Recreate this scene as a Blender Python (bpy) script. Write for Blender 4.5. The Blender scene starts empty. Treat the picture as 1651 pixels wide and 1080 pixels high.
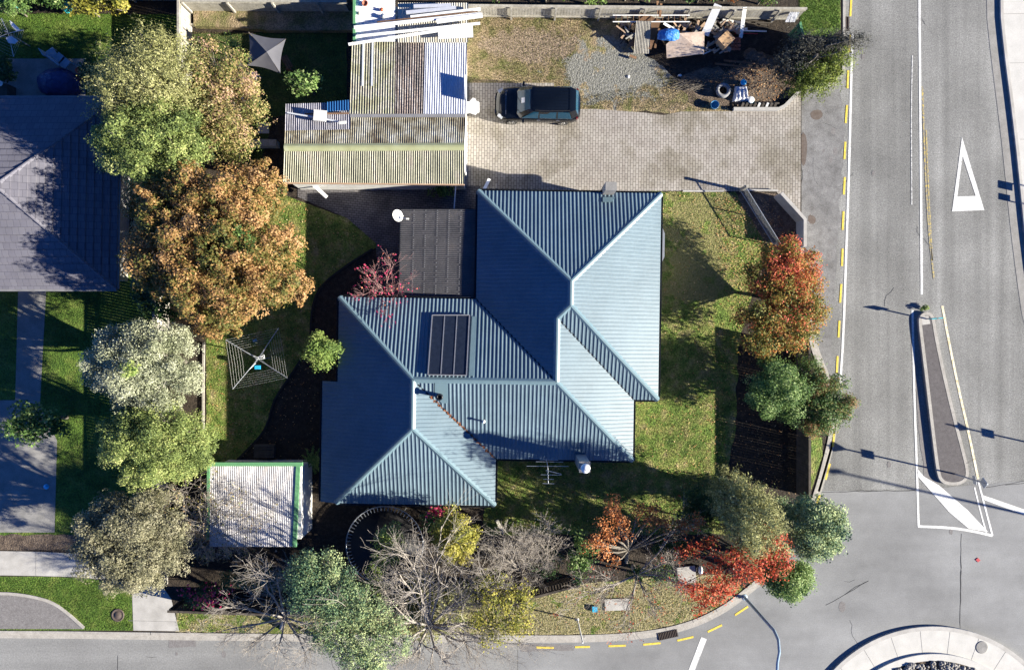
import bpy, math, random
import numpy as np
from mathutils import Vector, Matrix, geometry

# ------------------------------------------------------------------ camera, sky, sun
S = bpy.context.scene
COL = S.collection
CAMH = 38.0
PXM = 29.0                       # ground pixels (photo) per metre
cd = bpy.data.cameras.new("camera"); cam = bpy.data.objects.new("camera", cd); COL.objects.link(cam)
cam.location = (0, 0, CAMH); cd.sensor_width = 36.0; cd.lens = 36.0 * CAMH * PXM / 1651.0
cd.clip_start = 0.5; cd.clip_end = 1500
S.camera = cam

SUN_EL = math.radians(19.7)
sun_h = Vector((1.0, -0.225, 0)).normalized()
sun_dir = Vector((sun_h.x * math.cos(SUN_EL), sun_h.y * math.cos(SUN_EL), math.sin(SUN_EL)))
W = bpy.data.worlds.new("World"); S.world = W; W.use_nodes = True
nt = W.node_tree; bgn = nt.nodes["Background"]
sky = nt.nodes.new("ShaderNodeTexSky"); sky.sky_type = 'NISHITA'; sky.sun_disc = False
sky.sun_elevation = SUN_EL; sky.sun_rotation = math.atan2(sun_h.x, sun_h.y)
sky.air_density = 0.34; sky.dust_density = 0.0; sky.ozone_density = 5.0; sky.altitude = 0
tintn = nt.nodes.new('ShaderNodeVectorMath'); tintn.operation = 'MULTIPLY'; tintn.inputs[1].default_value = (0.50, 0.90, 1.30)
nt.links.new(sky.outputs[0], tintn.inputs[0]); nt.links.new(tintn.outputs[0], bgn.inputs[0]); bgn.inputs[1].default_value = 0.066
sd = bpy.data.lights.new("sun", 'SUN'); sd.energy = 5.0; sd.angle = math.radians(0.5); sd.color = (1.0, 0.935, 0.80)
so = bpy.data.objects.new("sun", sd); COL.objects.link(so)
so.rotation_euler = sun_dir.to_track_quat('Z', 'Y').to_euler()
S.view_settings.view_transform = 'Standard'; S.view_settings.look = 'None'
S.view_settings.gamma = 1; S.view_settings.exposure = 1.75
try: S.view_settings.use_curve_mapping = False
except Exception: pass
S.render.engine = 'CYCLES'
S.cycles.max_bounces = 5; S.cycles.diffuse_bounces = 3; S.cycles.transparent_max_bounces = 6

# ------------------------------------------------------------------ helpers
CX, CY = 825.5, 540.0
def P(px, py, h=0.0):
    k = (CAMH - h) / CAMH / PXM
    return Vector(((px - CX) * k, (CY - py) * k, h))
def X(x): return x / PXM
OFF = {}                                           # world offset of every linked object
def meta(o, label=None, cat=None, group=None, kind=None):
    if label: o['label'] = label
    if cat: o['category'] = cat
    if group: o['group'] = group
    if kind: o['kind'] = kind
def empty(name, loc, label, cat, group=None, kind=None):
    o = bpy.data.objects.new(name, None); COL.objects.link(o); o.location = loc
    o.empty_display_size = 0.3
    OFF[o.name] = Vector(loc); meta(o, label, cat, group, kind); return o

class MB:
    def __init__(s): s.V = []; s.F = []; s.S = []
    def add(s, vs, fs, smooth=False):
        n = len(s.V); s.V += [tuple(v) for v in vs]
        for f in fs: s.F.append(tuple(i + n for i in f)); s.S.append(smooth)
    def box(s, c, d, rz=0.0, M=None):
        hx, hy, hz = d[0] / 2, d[1] / 2, d[2] / 2
        R = M if M is not None else Matrix.Rotation(rz, 3, 'Z')
        vs = [Vector(c) + R @ Vector((x, y, z)) for x in (-hx, hx) for y in (-hy, hy) for z in (-hz, hz)]
        s.add(vs, [(0, 1, 3, 2), (4, 6, 7, 5), (0, 4, 5, 1), (2, 3, 7, 6), (0, 2, 6, 4), (1, 5, 7, 3)])
    def beam(s, a, b, w, t, up=(0, 0, 1)):
        a = Vector(a); b = Vector(b); d = b - a; L = d.length
        if L < 1e-5: return
        x = d / L; u = Vector(up)
        if abs(x.dot(u)) > 0.99: u = Vector((1, 0, 0))
        y = u.cross(x).normalized(); z = x.cross(y)
        M = Matrix((x, y, z)).transposed()
        s.box((a + b) / 2, (L, w, t), M=M)
    def tube(s, pts, rads, n=6, cap=True, smooth=True):
        pts = [Vector(p) for p in pts]
        if not hasattr(rads, '__len__'): rads = [rads] * len(pts)
        d = (pts[1] - pts[0]).normalized()
        ref = Vector((0, 0, 1)) if abs(d.z) < 0.9 else Vector((1, 0, 0))
        vs = []
        for i, p in enumerate(pts):
            if i == 0: t = pts[1] - pts[0]
            elif i == len(pts) - 1: t = pts[-1] - pts[-2]
            else: t = pts[i + 1] - pts[i - 1]
            t.normalize(); a = t.cross(ref)
            if a.length < 1e-4: a = t.cross(Vector((0.3, 1, 0.2)))
            a.normalize(); b = t.cross(a)
            for k in range(n):
                an = 2 * math.pi * k / n
                vs.append(p + (a * math.cos(an) + b * math.sin(an)) * rads[i])
        fs = []
        for i in range(len(pts) - 1):
            for k in range(n):
                k2 = (k + 1) % n
                fs.append((i * n + k, i * n + k2, (i + 1) * n + k2, (i + 1) * n + k))
        s.add(vs, fs, smooth)
        if cap:
            s.add(vs[:n], [tuple(range(n))[::-1]]); s.add(vs[-n:], [tuple(range(n))])
    def lathe(s, c, prof, n=24, smooth=True, sx=1, sy=1):
        vs = []; c = Vector(c)
        for r, z in prof:
            for k in range(n):
                a = 2 * math.pi * k / n; vs.append(c + Vector((r * math.cos(a) * sx, r * math.sin(a) * sy, z)))
        fs = []
        for i in range(len(prof) - 1):
            for k in range(n):
                k2 = (k + 1) % n; fs.append((i * n + k, i * n + k2, (i + 1) * n + k2, (i + 1) * n + k))
        s.add(vs, fs, smooth)
    def sheet(s, pts):
        vs = [Vector(p) for p in pts]
        tr = geometry.tessellate_polygon([vs])
        out = []
        for t in tr:
            n = (vs[t[1]] - vs[t[0]]).cross(vs[t[2]] - vs[t[0]])
            out.append(tuple(t) if n.z >= 0 else tuple(t)[::-1])
        s.add(vs, out)
    def prism(s, pts, z0, z1):
        top = [Vector((p[0], p[1], z1)) for p in pts]; s.sheet(top)
        n = len(pts); a = 0
        for i in range(n): a += pts[i][0] * pts[(i + 1) % n][1] - pts[(i + 1) % n][0] * pts[i][1]
        vs = [Vector((p[0], p[1], z0)) for p in pts] + top
        fs = [(i, (i + 1) % n, n + (i + 1) % n, n + i) for i in range(n)]
        if a < 0: fs = [f[::-1] for f in fs]
        s.add(vs, fs)
    def slab(s, pts, t):                            # 3D polygon thickened downwards
        top = [Vector(p) for p in pts]; s.sheet(top)
        bot = [p - Vector((0, 0, t)) for p in top]; n = len(top)
        s.add(top + bot, [(i, n + i, n + (i + 1) % n, (i + 1) % n) for i in range(n)])
        m = MB(); m.sheet(bot); s.add(m.V, [f[::-1] for f in m.F])
    def ribbon(s, line, w0, w1, z0, z1, closed=False):   # bar along a 2D line, offsets w0..w1 to its left
        L = [Vector((p[0], p[1])) for p in line]; n = len(L); A = []; B = []
        for i in range(n):
            if closed: d = L[(i + 1) % n] - L[i - 1]
            else: d = L[min(i + 1, n - 1)] - L[max(i - 1, 0)]
            d.normalize(); nn = Vector((-d.y, d.x)); A.append(L[i] + nn * w0); B.append(L[i] + nn * w1)
        vs = []
        for i in range(n):
            vs += [(A[i].x, A[i].y, z0), (A[i].x, A[i].y, z1), (B[i].x, B[i].y, z1), (B[i].x, B[i].y, z0)]
        fs = []
        for i in range(n if closed else n - 1):
            a = 4 * i; b = 4 * ((i + 1) % n)
            fs += [(a, b, b + 1, a + 1), (a + 1, b + 1, b + 2, a + 2), (a + 2, b + 2, b + 3, a + 3)]
        if not closed:
            fs += [(0, 1, 2, 3), (4 * n - 1, 4 * n - 2, 4 * n - 3, 4 * n - 4)]
        s.add(vs, fs)
    def build(s, name, m, parent=None, at=None, label=None, cat=None, group=None, kind=None, share=None):
        o = Vector((0, 0, 0))
        if parent is not None: o = OFF[parent.name]
        elif at is not None: o = Vector(at)
        me = bpy.data.meshes.new(name)
        me.from_pydata([(v[0] - o.x, v[1] - o.y, v[2] - o.z) for v in s.V], [], s.F)
        me.polygons.foreach_set('use_smooth', s.S); me.materials.append(m); me.update()
        ob = bpy.data.objects.new(name, me); COL.objects.link(ob)
        if parent is not None: ob.parent = parent; OFF[ob.name] = o
        else: ob.location = o; OFF[ob.name] = o
        meta(ob, label, cat, group, kind); return ob

def copy_tree(o, loc, rz=None, label=None):
    c = o.copy(); COL.objects.link(c); c.location = loc
    if rz is not None: c.rotation_euler = (0, 0, rz)
    if label: c['label'] = label
    for ch in list(o.children):
        d = ch.copy(); COL.objects.link(d); d.parent = c
        for g in list(ch.children):
            e = g.copy(); COL.objects.link(e); e.parent = d
    return c

def smooth(pts, n=2, closed=False):
    pts = [Vector((p[0], p[1])) for p in pts]
    for _ in range(n):
        out = []
        m = len(pts)
        rng_ = range(m) if closed else range(m - 1)
        if not closed: out.append(pts[0])
        for i in rng_:
            a, b = pts[i], pts[(i + 1) % m]
            out += [a * 0.75 + b * 0.25, a * 0.25 + b * 0.75]
        if not closed: out.append(pts[-1])
        pts = out
    return [(p.x, p.y) for p in pts]
def rough(pts, amp, step=0.35, seed=1, keep=()):
    r = random.Random(seed); out = []; n = len(pts)
    for i in range(n):
        a = Vector(pts[i][:2]); b = Vector(pts[(i + 1) % n][:2]); L = (b - a).length
        k = max(1, int(L / step)); nn = Vector((-(b - a).y, (b - a).x)); nn.normalize()
        for j in range(k):
            p = a.lerp(b, j / k)
            if j and i not in keep: p += nn * r.uniform(-amp, amp)
            out.append((p.x, p.y))
    return out
def G(pts, z=0.0): return [tuple(P(x, y, z)[:2]) for x, y in pts]
def flat(name, px, z, m, kind='structure', ragged=0.0, seed=1, sm=0, **kw):
    pts = G(px, z)
    if sm: pts = smooth(pts, sm, True)
    if ragged: pts = rough(pts, ragged, seed=seed)
    mb = MB(); mb.sheet([(x, y, z) for x, y in pts])
    return mb.build(name, m, kind=kind, **kw)

# ------------------------------------------------------------------ materials
def lin(c): return tuple(((v / 12.92) if v <= 0.04045 else ((v + 0.055) / 1.055) ** 2.4) for v in c)
def mat(name, cols, scale=3.0, detail=5.0, rough_=0.9, stretch=(1, 1, 1), fine=None, big=None, bump=None,
        spec=0.3, metal=0.0, coat=0.0, distort=0.0, wave=None, alpha=None, emis=None, rot=0.0):
    m = bpy.data.materials.new(name); m.use_nodes = True; t = m.node_tree; N = t.nodes; L = t.links
    b = N["Principled BSDF"]; b.inputs['Roughness'].default_value = rough_
    b.inputs['Specular IOR Level'].default_value = spec; b.inputs['Metallic'].default_value = metal
    b.inputs['Coat Weight'].default_value = coat
    tc = N.new("ShaderNodeTexCoord"); mp = N.new("ShaderNodeMapping"); mp.inputs['Scale'].default_value = stretch
    mp.inputs['Rotation'].default_value = (0, 0, rot)
    L.new(tc.outputs['Object'], mp.inputs[0])
    if len(cols) == 1:
        cols = [(0.3, tuple(v * 0.88 for v in cols[0])), (0.7, tuple(v * 1.1 for v in cols[0]))]
    nz = N.new("ShaderNodeTexNoise"); nz.inputs['Scale'].default_value = scale; nz.inputs['Detail'].default_value = detail
    nz.inputs['Roughness'].default_value = 0.62; nz.inputs['Distortion'].default_value = distort
    L.new(mp.outputs[0], nz.inputs[0])
    rp = N.new("ShaderNodeValToRGB"); el = rp.color_ramp.elements
    while len(el) < len(cols): el.new(0.5)
    for e, (p, c) in zip(el, cols): e.position = p; e.color = (*c[:3], 1)
    L.new(nz.outputs[0], rp.inputs[0]); out = rp.outputs[0]
    def mul(prev, sc, lo, hi, det=2.0, st=None, a=0.3, z=0.7):
        n2 = N.new("ShaderNodeTexNoise"); n2.inputs['Scale'].default_value = sc; n2.inputs['Detail'].default_value = det
        if st:
            m2 = N.new("ShaderNodeMapping"); m2.inputs['Scale'].default_value = st; L.new(tc.outputs['Object'], m2.inputs[0]); L.new(m2.outputs[0], n2.inputs[0])
        else: L.new(tc.outputs['Object'], n2.inputs[0])
        mr = N.new("ShaderNodeMapRange"); mr.inputs[1].default_value = a; mr.inputs[2].default_value = z
        mr.inputs[3].default_value = lo; mr.inputs[4].default_value = hi; L.new(n2.outputs[0], mr.inputs[0])
        vm = N.new("ShaderNodeVectorMath"); vm.operation = 'SCALE'; L.new(prev, vm.inputs[0]); L.new(mr.outputs[0], vm.inputs[3])
        return vm.outputs[0]
    if fine: out = mul(out, *fine)
    if big:
        for q in (big if isinstance(big, list) else [big]): out = mul(out, *q)
    L.new(out, b.inputs['Base Color'])
    if bump:
        nb = N.new("ShaderNodeTexNoise"); nb.inputs['Scale'].default_value = bump[0]; nb.inputs['Detail'].default_value = 4
        L.new(mp.outputs[0], nb.inputs[0]); bp = N.new("ShaderNodeBump"); bp.inputs['Strength'].default_value = bump[1]
        bp.inputs['Distance'].default_value = bump[2]; L.new(nb.outputs[0], bp.inputs['Height']); L.new(bp.outputs[0], b.inputs['Normal'])
    if emis: b.inputs['Emission Color'].default_value = (*emis, 1); b.inputs['Emission Strength'].default_value = 1
    return m
def paint(name, c, r=0.45, spec=0.4, **k):
    return mat(name, [(0.3, tuple(v * 0.9 for v in c)), (0.7, tuple(min(v * 1.06, 1) for v in c))], 6, 3, r, spec=spec, **k)

def leafmat(name, cols, rough_=0.6, transl=0.35, zone=None):
    """cols: ramp over the per-leaf value 'tint' (what colour each leaf has turned)"""
    m = bpy.data.materials.new(name); m.use_nodes = True; t = m.node_tree; N = t.nodes; L = t.links
    b = N["Principled BSDF"]; b.inputs['Roughness'].default_value = rough_; b.inputs['Specular IOR Level'].default_value = 0.25
    at = N.new("ShaderNodeAttribute"); at.attribute_name = 'tint'
    rp = N.new("ShaderNodeValToRGB"); el = rp.color_ramp.elements
    while len(el) < len(cols): el.new(0.5)
    for e, (p, c) in zip(el, cols): e.position = p; e.color = (*c[:3], 1)
    L.new(at.outputs['Fac'], rp.inputs[0]); L.new(rp.outputs[0], b.inputs['Base Color'])
    tr = N.new("ShaderNodeBsdfTranslucent"); L.new(rp.outputs[0], tr.inputs[0])
    mx = N.new("ShaderNodeMixShader"); mx.inputs[0].default_value = transl
    L.new(b.outputs[0], mx.inputs[1]); L.new(tr.outputs[0], mx.inputs[2]); L.new(mx.outputs[0], N["Material Output"].inputs[0])
    return m

def brickmat(name, c1, c2, mortar, bw, rh, ms, rot, big=None, bump=0.3, off=0.5):
    m = mat(name, [c1], 1.2, 4, 0.9)
    t = m.node_tree; N = t.nodes; L = t.links; b = N["Principled BSDF"]
    for l in list(b.inputs['Base Color'].links): L.remove(l)
    tc = N.new("ShaderNodeTexCoord"); mp = N.new("ShaderNodeMapping"); mp.inputs['Rotation'].default_value = (0, 0, rot)
    L.new(tc.outputs['Object'], mp.inputs[0])
    br = N.new("ShaderNodeTexBrick"); br.inputs['Scale'].default_value = 1; br.inputs['Brick Width'].default_value = bw
    br.inputs['Row Height'].default_value = rh; br.inputs['Mortar Size'].default_value = ms; br.inputs['Mortar Smooth'].default_value = 0.3
    br.inputs['Color1'].default_value = (*c1, 1); br.inputs['Color2'].default_value = (*c2, 1); br.inputs['Mortar'].default_value = (*mortar, 1)
    br.inputs['Bias'].default_value = 0.0; br.offset = off
    L.new(mp.outputs[0], br.inputs[0])
    out = br.outputs[0]
    for sc, cols in (big or []):
        nz = N.new("ShaderNodeTexNoise"); nz.inputs['Scale'].default_value = sc; nz.inputs['Detail'].default_value = 6; nz.inputs['Roughness'].default_value = 0.65
        L.new(tc.outputs['Object'], nz.inputs[0]); rp = N.new("ShaderNodeValToRGB"); el = rp.color_ramp.elements
        while len(el) < len(cols): el.new(0.5)
        for e, (p, c) in zip(el, cols): e.position = p; e.color = (*c, 1)
        L.new(nz.outputs[0], rp.inputs[0])
        mx = N.new("ShaderNodeMix"); mx.data_type = 'RGBA'; mx.blend_type = 'MULTIPLY'; mx.inputs[0].default_value = 1
        L.new(out, mx.inputs[6]); L.new(rp.outputs[0], mx.inputs[7]); out = mx.outputs[2]
    L.new(out, b.inputs['Base Color'])
    bp = N.new("ShaderNodeBump"); bp.inputs['Strength'].default_value = bump; bp.inputs['Distance'].default_value = 0.01; bp.invert = True
    L.new(br.outputs['Fac'], bp.inputs['Height']); L.new(bp.outputs[0], b.inputs['Normal'])
    return m

M = {}
M['chipseal'] = mat('chipseal', [(0.3, (.155, .157, .152)), (0.5, (.208, .208, .200)), (0.7, (.265, .264, .250))], 11, 6, fine=(22, .78, 1.22, 1.0),
                    big=[(0.35, .84, 1.16, 3.0), (1.0, .80, 1.16, 2.0, (1.0, .03, 1)), (1.0, .90, 1.08, 2, (2.6, .05, 1)), (3.0, .93, 1.06, 6)], bump=(30, .35, .02))
M['hotmix'] = mat('hotmix', [(0.3, (.205, .208, .210)), (0.7, (.252, .254, .252))], 14, 6, fine=(26, .9, 1.1, 1.0), big=[(0.20, .80, 1.16, 5.0), (1.0, .90, 1.08, 3, (.25, 1.0, 1)), (2.0, .95, 1.05, 6)], bump=(30, .15, .01))
M['side_asphalt'] = mat('side_asphalt', [(0.3, (.19, .19, .187)), (0.7, (.265, .265, .255))], 10, 6, fine=(22, .85, 1.15, 1.0), big=[(0.3, .85, 1.15, 4.0), (1.0, .92, 1.08, 2, (.06, 1.6, 1))], bump=(30, .2, .01))
M['apron'] = mat('apron', [(0.28, (.13, .125, .122)), (0.5, (.19, .188, .185)), (0.75, (.25, .245, .24))], 2.2, 8, fine=(20, .75, 1.25, 1.5), big=[(0.6, .8, 1.15, 5.0)], bump=(25, .35, .02))
M['bay'] = mat('bay', [(0.3, (.155, .145, .142)), (0.7, (.215, .205, .20))], 6, 7, fine=(24, .8, 1.2, 1.0), bump=(28, .3, .02))
M['stain'] = mat('stain', [(0.3, (.10, .075, .06)), (0.7, (.15, .125, .11))], 5, 6)
M['tar'] = mat('tar', [(.03, .03, .032)], 6, 4)
M['concrete'] = mat('concrete', [(0.3, (.36, .345, .32)), (0.7, (.46, .445, .415))], 2.0, 7, fine=(25, .92, 1.08, 1), big=(0.5, .85, 1.1, 4), bump=(30, .1, .01))
M['pale_concrete'] = mat('pale_concrete', [(0.3, (.46, .45, .42)), (0.7, (.56, .545, .51))], 1.3, 7, fine=(25, .94, 1.06, 1), bump=(30, .1, .01))
M['dark_concrete'] = mat('dark_concrete', [(0.3, (.20, .195, .185)), (0.7, (.30, .29, .275))], 2.0, 7, fine=(25, .85, 1.12, 1), bump=(30, .2, .01))
M['kerb'] = mat('kerb', [(0.3, (.31, .29, .26)), (0.7, (.42, .40, .365))], 3.0, 7, fine=(20, .85, 1.12, 1), bump=(30, .2, .01))
M['island'] = mat('island', [(0.3, (.085, .077, .079)), (0.7, (.125, .115, .116))], 5, 7, fine=(26, .8, 1.2, 1), bump=(30, .3, .01))
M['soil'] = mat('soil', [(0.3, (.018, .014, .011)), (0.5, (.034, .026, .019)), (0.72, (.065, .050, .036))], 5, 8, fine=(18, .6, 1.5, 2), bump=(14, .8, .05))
M['dirt'] = mat('dirt', [(0.3, (.06, .045, .034)), (0.5, (.11, .082, .06)), (0.72, (.19, .145, .105))], 4, 8, fine=(18, .6, 1.5, 2), bump=(14, .8, .06))
M['grass'] = mat('grass', [(0.30, (.06, .105, .018)), (0.44, (.11, .165, .03)), (0.56, (.185, .20, .055)), (0.70, (.29, .24, .12))], 1.6, 9,
                 fine=(14, .45, 1.6, 3), big=(0.45, .75, 1.2, 3), bump=(13, 1.0, .07))
M['lush'] = mat('lush', [(0.30, (.035, .075, .010)), (0.5, (.075, .130, .018)), (0.75, (.15, .175, .04))], 1.5, 9,
                fine=(14, .5, 1.5, 3), big=(0.5, .8, 1.2, 3), bump=(13, 1.0, .06))
M['shade_darkened_grass'] = mat('shade_darkened_grass', [(0.30, (.030, .055, .012)), (0.5, (.050, .085, .018)), (0.75, (.10, .10, .035))], 1.5, 9,  # grass colours darkened to put the garage's shade into this lawn
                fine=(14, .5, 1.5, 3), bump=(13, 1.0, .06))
M['dry_grass'] = mat('dry_grass', [(0.30, (.095, .105, .032)), (0.45, (.17, .15, .07)), (0.55, (.24, .185, .11)), (0.68, (.30, .23, .15)), (0.78, (.17, .16, .06))], 1.3, 10,
                fine=(15, .5, 1.5, 3), big=(0.5, .85, 1.15, 3), bump=(13, 1.0, .06), distort=.6)
M['gravel'] = mat('gravel', [(0.3, (.14, .135, .09)), (0.42, (.19, .19, .17)), (0.54, (.26, .265, .25)), (0.64, (.21, .20, .12)), (0.78, (.26, .26, .23))], 2.0, 10, fine=(19, .45, 1.6, 2), bump=(22, 1, .05), distort=.4)
M['pavers'] = brickmat('pavers', (.30, .28, .262), (.37, .352, .332), (.06, .055, .05), .30, .15, .013, math.pi / 2 + .012,
                       [(0.26, [(0.34, (.62, .59, .50)), (0.44, (.84, .81, .74)), (0.51, (1.08, 1.06, 1.03)), (0.57, (.95, .92, .89)), (.66, (1.03, 1.0, .99))]), (1.6, [(.3, (.86, .86, .84)), (.7, (1.06, 1.05, 1.04))])])
M['dark_pavers'] = brickmat('dark_pavers', (.10, .095, .095), (.14, .13, .125), (.03, .028, .026), .25, .127, .014, 0.1,  # darker brick colours than the driveway pavers
                       [(0.5, [(0.35, (.55, .55, .6)), (0.6, (1.3, 1.3, 1.35))])])
M['white_line'] = mat('white_line', [(0.30, (.34, .34, .33)), (0.40, (.66, .66, .64)), (0.6, (.80, .80, .78))], 12, 8, .6, fine=(24, .80, 1.05, 2), big=(1.1, .82, 1.04, 4))
M['worn_line'] = mat('worn_line', [(0.42, (.24, .24, .24)), (0.56, (.62, .62, .60))], 10, 6, .6)
M['yellow_line'] = mat('yellow_line', [(0.3, (.45, .36, .10)), (.4, (.62, .47, .06)), (0.6, (.80, .62, .10))], 9, 6, .6, fine=(24, .8, 1.1, 1))
M['worn_yellow'] = mat('worn_yellow', [(0.46, (.21, .20, .18)), (0.62, (.55, .42, .10))], 9, 6, .6)
M['cream_line'] = mat('cream_line', [(0.4, (.50, .42, .24)), (0.6, (.74, .70, .56))], 6, 6, .6)
# house
M['blue_roof'] = mat('blue_roof', [(0.3, (.112, .165, .200)), (0.7, (.134, .190, .226))], 1.1, 7, .42, spec=.45, fine=(9, .92, 1.07, 3), big=[(0.35, .90, 1.08, 3), (1.3, .95, 1.04, 6)])
M['ridge_blue'] = mat('ridge_blue', [(0.3, (.115, .18, .21)), (0.7, (.135, .205, .235))], 3, 5, .42, spec=.45)
M['gutter'] = mat('gutter', [(.012, .014, .018)], 3, 4, .4)
M['weatherboard'] = mat('weatherboard', [(.42, .42, .39)], 3, 4, .6)
M['glass'] = mat('glass', [(.02, .025, .03)], 2, 2, .06, spec=.8)
M['solar'] = mat('solar', [(0.3, (.012, .017, .030)), (0.7, (.020, .027, .045))], 6, 4, .25, spec=.5)
M['alu'] = mat('alu', [(.42, .42, .42)], 6, 4, .35, metal=.6)
M['white'] = paint('white', (.78, .78, .76), .5)
M['dirty_white'] = mat('dirty_white', [(0.3, (.55, .54, .50)), (0.7, (.75, .74, .71))], 4, 6, .6)
M['leantosheet'] = mat('leanto_sheet', [(0.3, (.055, .055, .060)), (0.6, (.085, .083, .088)), (.8, (.11, .095, .085))], 1.2, 7, .35, spec=.5, fine=(12, .8, 1.2, 2))
M['debris'] = mat('leaf_debris', [(0.3, (.18, .06, .025)), (0.7, (.34, .13, .05))], 12, 5)
M['brick'] = brickmat('brick', (.26, .12, .08), (.32, .17, .11), (.25, .23, .2), .23, .086, .01, 0)
# garage
def tin(name, cols, sc=1.0, st=(1, 1, 1), f=(10, .75, 1.2, 4), r=.5, **k): return mat(name, cols, sc, 8, r, stretch=st, fine=f, spec=.4, **k)
M['mossy_tin'] = tin('mossy_tin', [(0.35, (.23, .205, .155)), (0.47, (.33, .315, .255)), (0.56, (.25, .25, .16)), (0.7, (.20, .17, .115))], 1.2)
M['mossy_tin2'] = tin('mossy_tin_dark', [(0.35, (.13, .10, .065)), (0.47, (.30, .27, .19)), (0.57, (.44, .42, .34)), (0.75, (.56, .56, .52))], 1.1)
M['green_tin'] = tin('green_tin', [(0.35, (.19, .19, .13)), (0.48, (.285, .28, .195)), (0.56, (.34, .32, .245)), (0.7, (.26, .205, .165))], 1.1, (1.6, .35, 1))
M['rusty_tin'] = tin('rusty_tin', [(0.38, (.07, .064, .06)), (0.48, (.18, .16, .145)), (0.56, (.22, .175, .15)), (0.68, (.36, .345, .325))], 1.0, (1.8, .35, 1), (12, .4, 1.5, 5))
M['zinc_tin'] = tin('zinc_tin', [(0.3, (.46, .48, .54)), (0.7, (.58, .60, .66))], 0.9, f=(8, .92, 1.08, 3), r=.45, metal=.15)
M['white_tin'] = tin('white_tin', [(0.3, (.62, .63, .66)), (0.7, (.76, .77, .79))], 1.0, f=(8, .9, 1.08, 3), r=.45)
M['beige_tin'] = tin('beige_tin', [(0.3, (.44, .41, .33)), (0.7, (.58, .55, .46))], 1.0, f=(10, .85, 1.1, 3))
M['dull_tin'] = tin('dull_tin', [(0.3, (.20, .195, .225)), (0.55, (.34, .33, .36)), (0.75, (.50, .49, .50))], 1.4, (2, .6, 1), f=(10, .8, 1.15, 3))
M['clear_sheet'] = paint('clear_sheet', (.55, .58, .62), .3)
M['blue_sheet'] = paint('blue_sheet', (.02, .10, .26), .4)
M['green_trim'] = paint('green_trim', (.12, .30, .14), .5)
M['flash'] = mat('ridge_flashing', [(0.3, (.16, .16, .17)), (0.7, (.24, .24, .25))], 2, 5, .5)
M['green_flash'] = mat('green_ridge_flashing', [(0.3, (.27, .28, .15)), (0.6, (.34, .36, .21)), (.8, (.42, .43, .36))], 1.6, 6, .5)
M['shed_tin'] = tin('shed_tin', [(0.25, (.26, .23, .21)), (0.45, (.50, .48, .47)), (0.6, (.62, .60, .60)), (0.8, (.44, .36, .32))], 0.9, (1.6, .6, 1))
# neighbour
M['tile_roof'] = brickmat('tile_roof', (.135, .131, .158), (.160, .156, .182), (.085, .083, .105), .33, .36, .012, -.01, [(1.2, [(.3, (.88, .88, .88)), (.7, (1.08, 1.08, 1.08))])], .6)
M['tile_plain'] = mat('tile_plain', [(0.3, (.125, .122, .148)), (0.7, (.170, .166, .192))], 1.6, 7, .6, fine=(9, .88, 1.1, 3), bump=(12, .25, .02))
# woods and metals
M['grey_wood'] = mat('grey_wood', [(0.3, (.24, .225, .19)), (0.5, (.34, .32, .275)), (0.75, (.42, .40, .35))], 2.5, 8, .85, fine=(12, .8, 1.15, 2))
M['dark_wood'] = mat('dark_wood', [(0.3, (.045, .038, .03)), (0.7, (.10, .085, .07))], 3, 8, .85)
M['brown_wood'] = mat('brown_wood', [(0.3, (.12, .065, .035)), (0.7, (.24, .14, .08))], 3, 8, .8)
M['tan_wood'] = mat('tan_wood', [(0.3, (.34, .22, .14)), (0.7, (.50, .36, .25))], 3, 8, .8)
M['ply'] = mat('ply', [(0.25, (.30, .20, .15)), (0.45, (.50, .39, .31)), (0.7, (.60, .49, .40))], 1.6, 7, .8, fine=(9, .85, 1.1, 3))
M['card'] = mat('card', [(0.3, (.42, .26, .13)), (0.7, (.56, .37, .21))], 3, 5, .85)
M['sail'] = mat('sail', [(0.3, (.085, .085, .098)), (0.7, (.108, .108, .120))], 2, 4, .8)
M['bark'] = mat('bark', [(0.3, (.10, .085, .068)), (0.7, (.20, .18, .15))], 8, 6, .9, stretch=(1, 1, .3), bump=(20, .5, .02))
M['pale_bark'] = mat('pale_bark', [(0.3, (.22, .20, .175)), (0.6, (.34, .315, .28)), (0.8, (.40, .40, .35))], 6, 6, .9)
M['twig'] = mat('twig', [(0.3, (.22, .19, .16)), (0.7, (.42, .38, .33))], 6, 4, .9)
M['red_twig'] = mat('red_twig', [(0.3, (.20, .11, .11)), (0.7, (.32, .20, .19))], 6, 4, .9)
M['rubber'] = mat('rubber', [(.02, .02, .02)], 8, 4, .75)
M['grey_rubber'] = mat('grey_rubber', [(0.3, (.16, .16, .165)), (.7, (.28, .28, .28))], 8, 4, .75)
M['black_mat'] = mat('black_mat', [(.022, .021, .022)], 4, 4, .7)
M['car_black'] = paint('car_black', (.004, .006, .010), .16, .4, coat=.35)
M['car_glass'] = mat('car_glass', [(.012, .055, .095)], 2, 2, .08, spec=.35)
M['chrome'] = mat('chrome', [(.6, .6, .6)], 2, 2, .2, metal=.9)
M['lamp_clear'] = mat('lamp_clear', [(.45, .47, .5)], 2, 2, .1, spec=.8)
M['lamp_red'] = mat('lamp_red', [(.10, .006, .006)], 2, 2, .15, spec=.8)
M['blue_tarp'] = mat('blue_tarp', [(0.3, (.02, .12, .42)), (0.7, (.04, .20, .58))], 4, 5, .4, bump=(9, .8, .08))
M['navy_tarp'] = mat('navy_tarp', [(0.3, (.025, .035, .11)), (0.7, (.045, .06, .17))], 3, 6, .45, bump=(5, .9, .1))
M['white_tarp'] = mat('white_tarp', [(0.3, (.55, .56, .60)), (0.7, (.72, .73, .76))], 4, 5, .6, bump=(8, .7, .06))
M['blue_plastic'] = paint('blue_plastic', (.05, .22, .42), .35)
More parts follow.
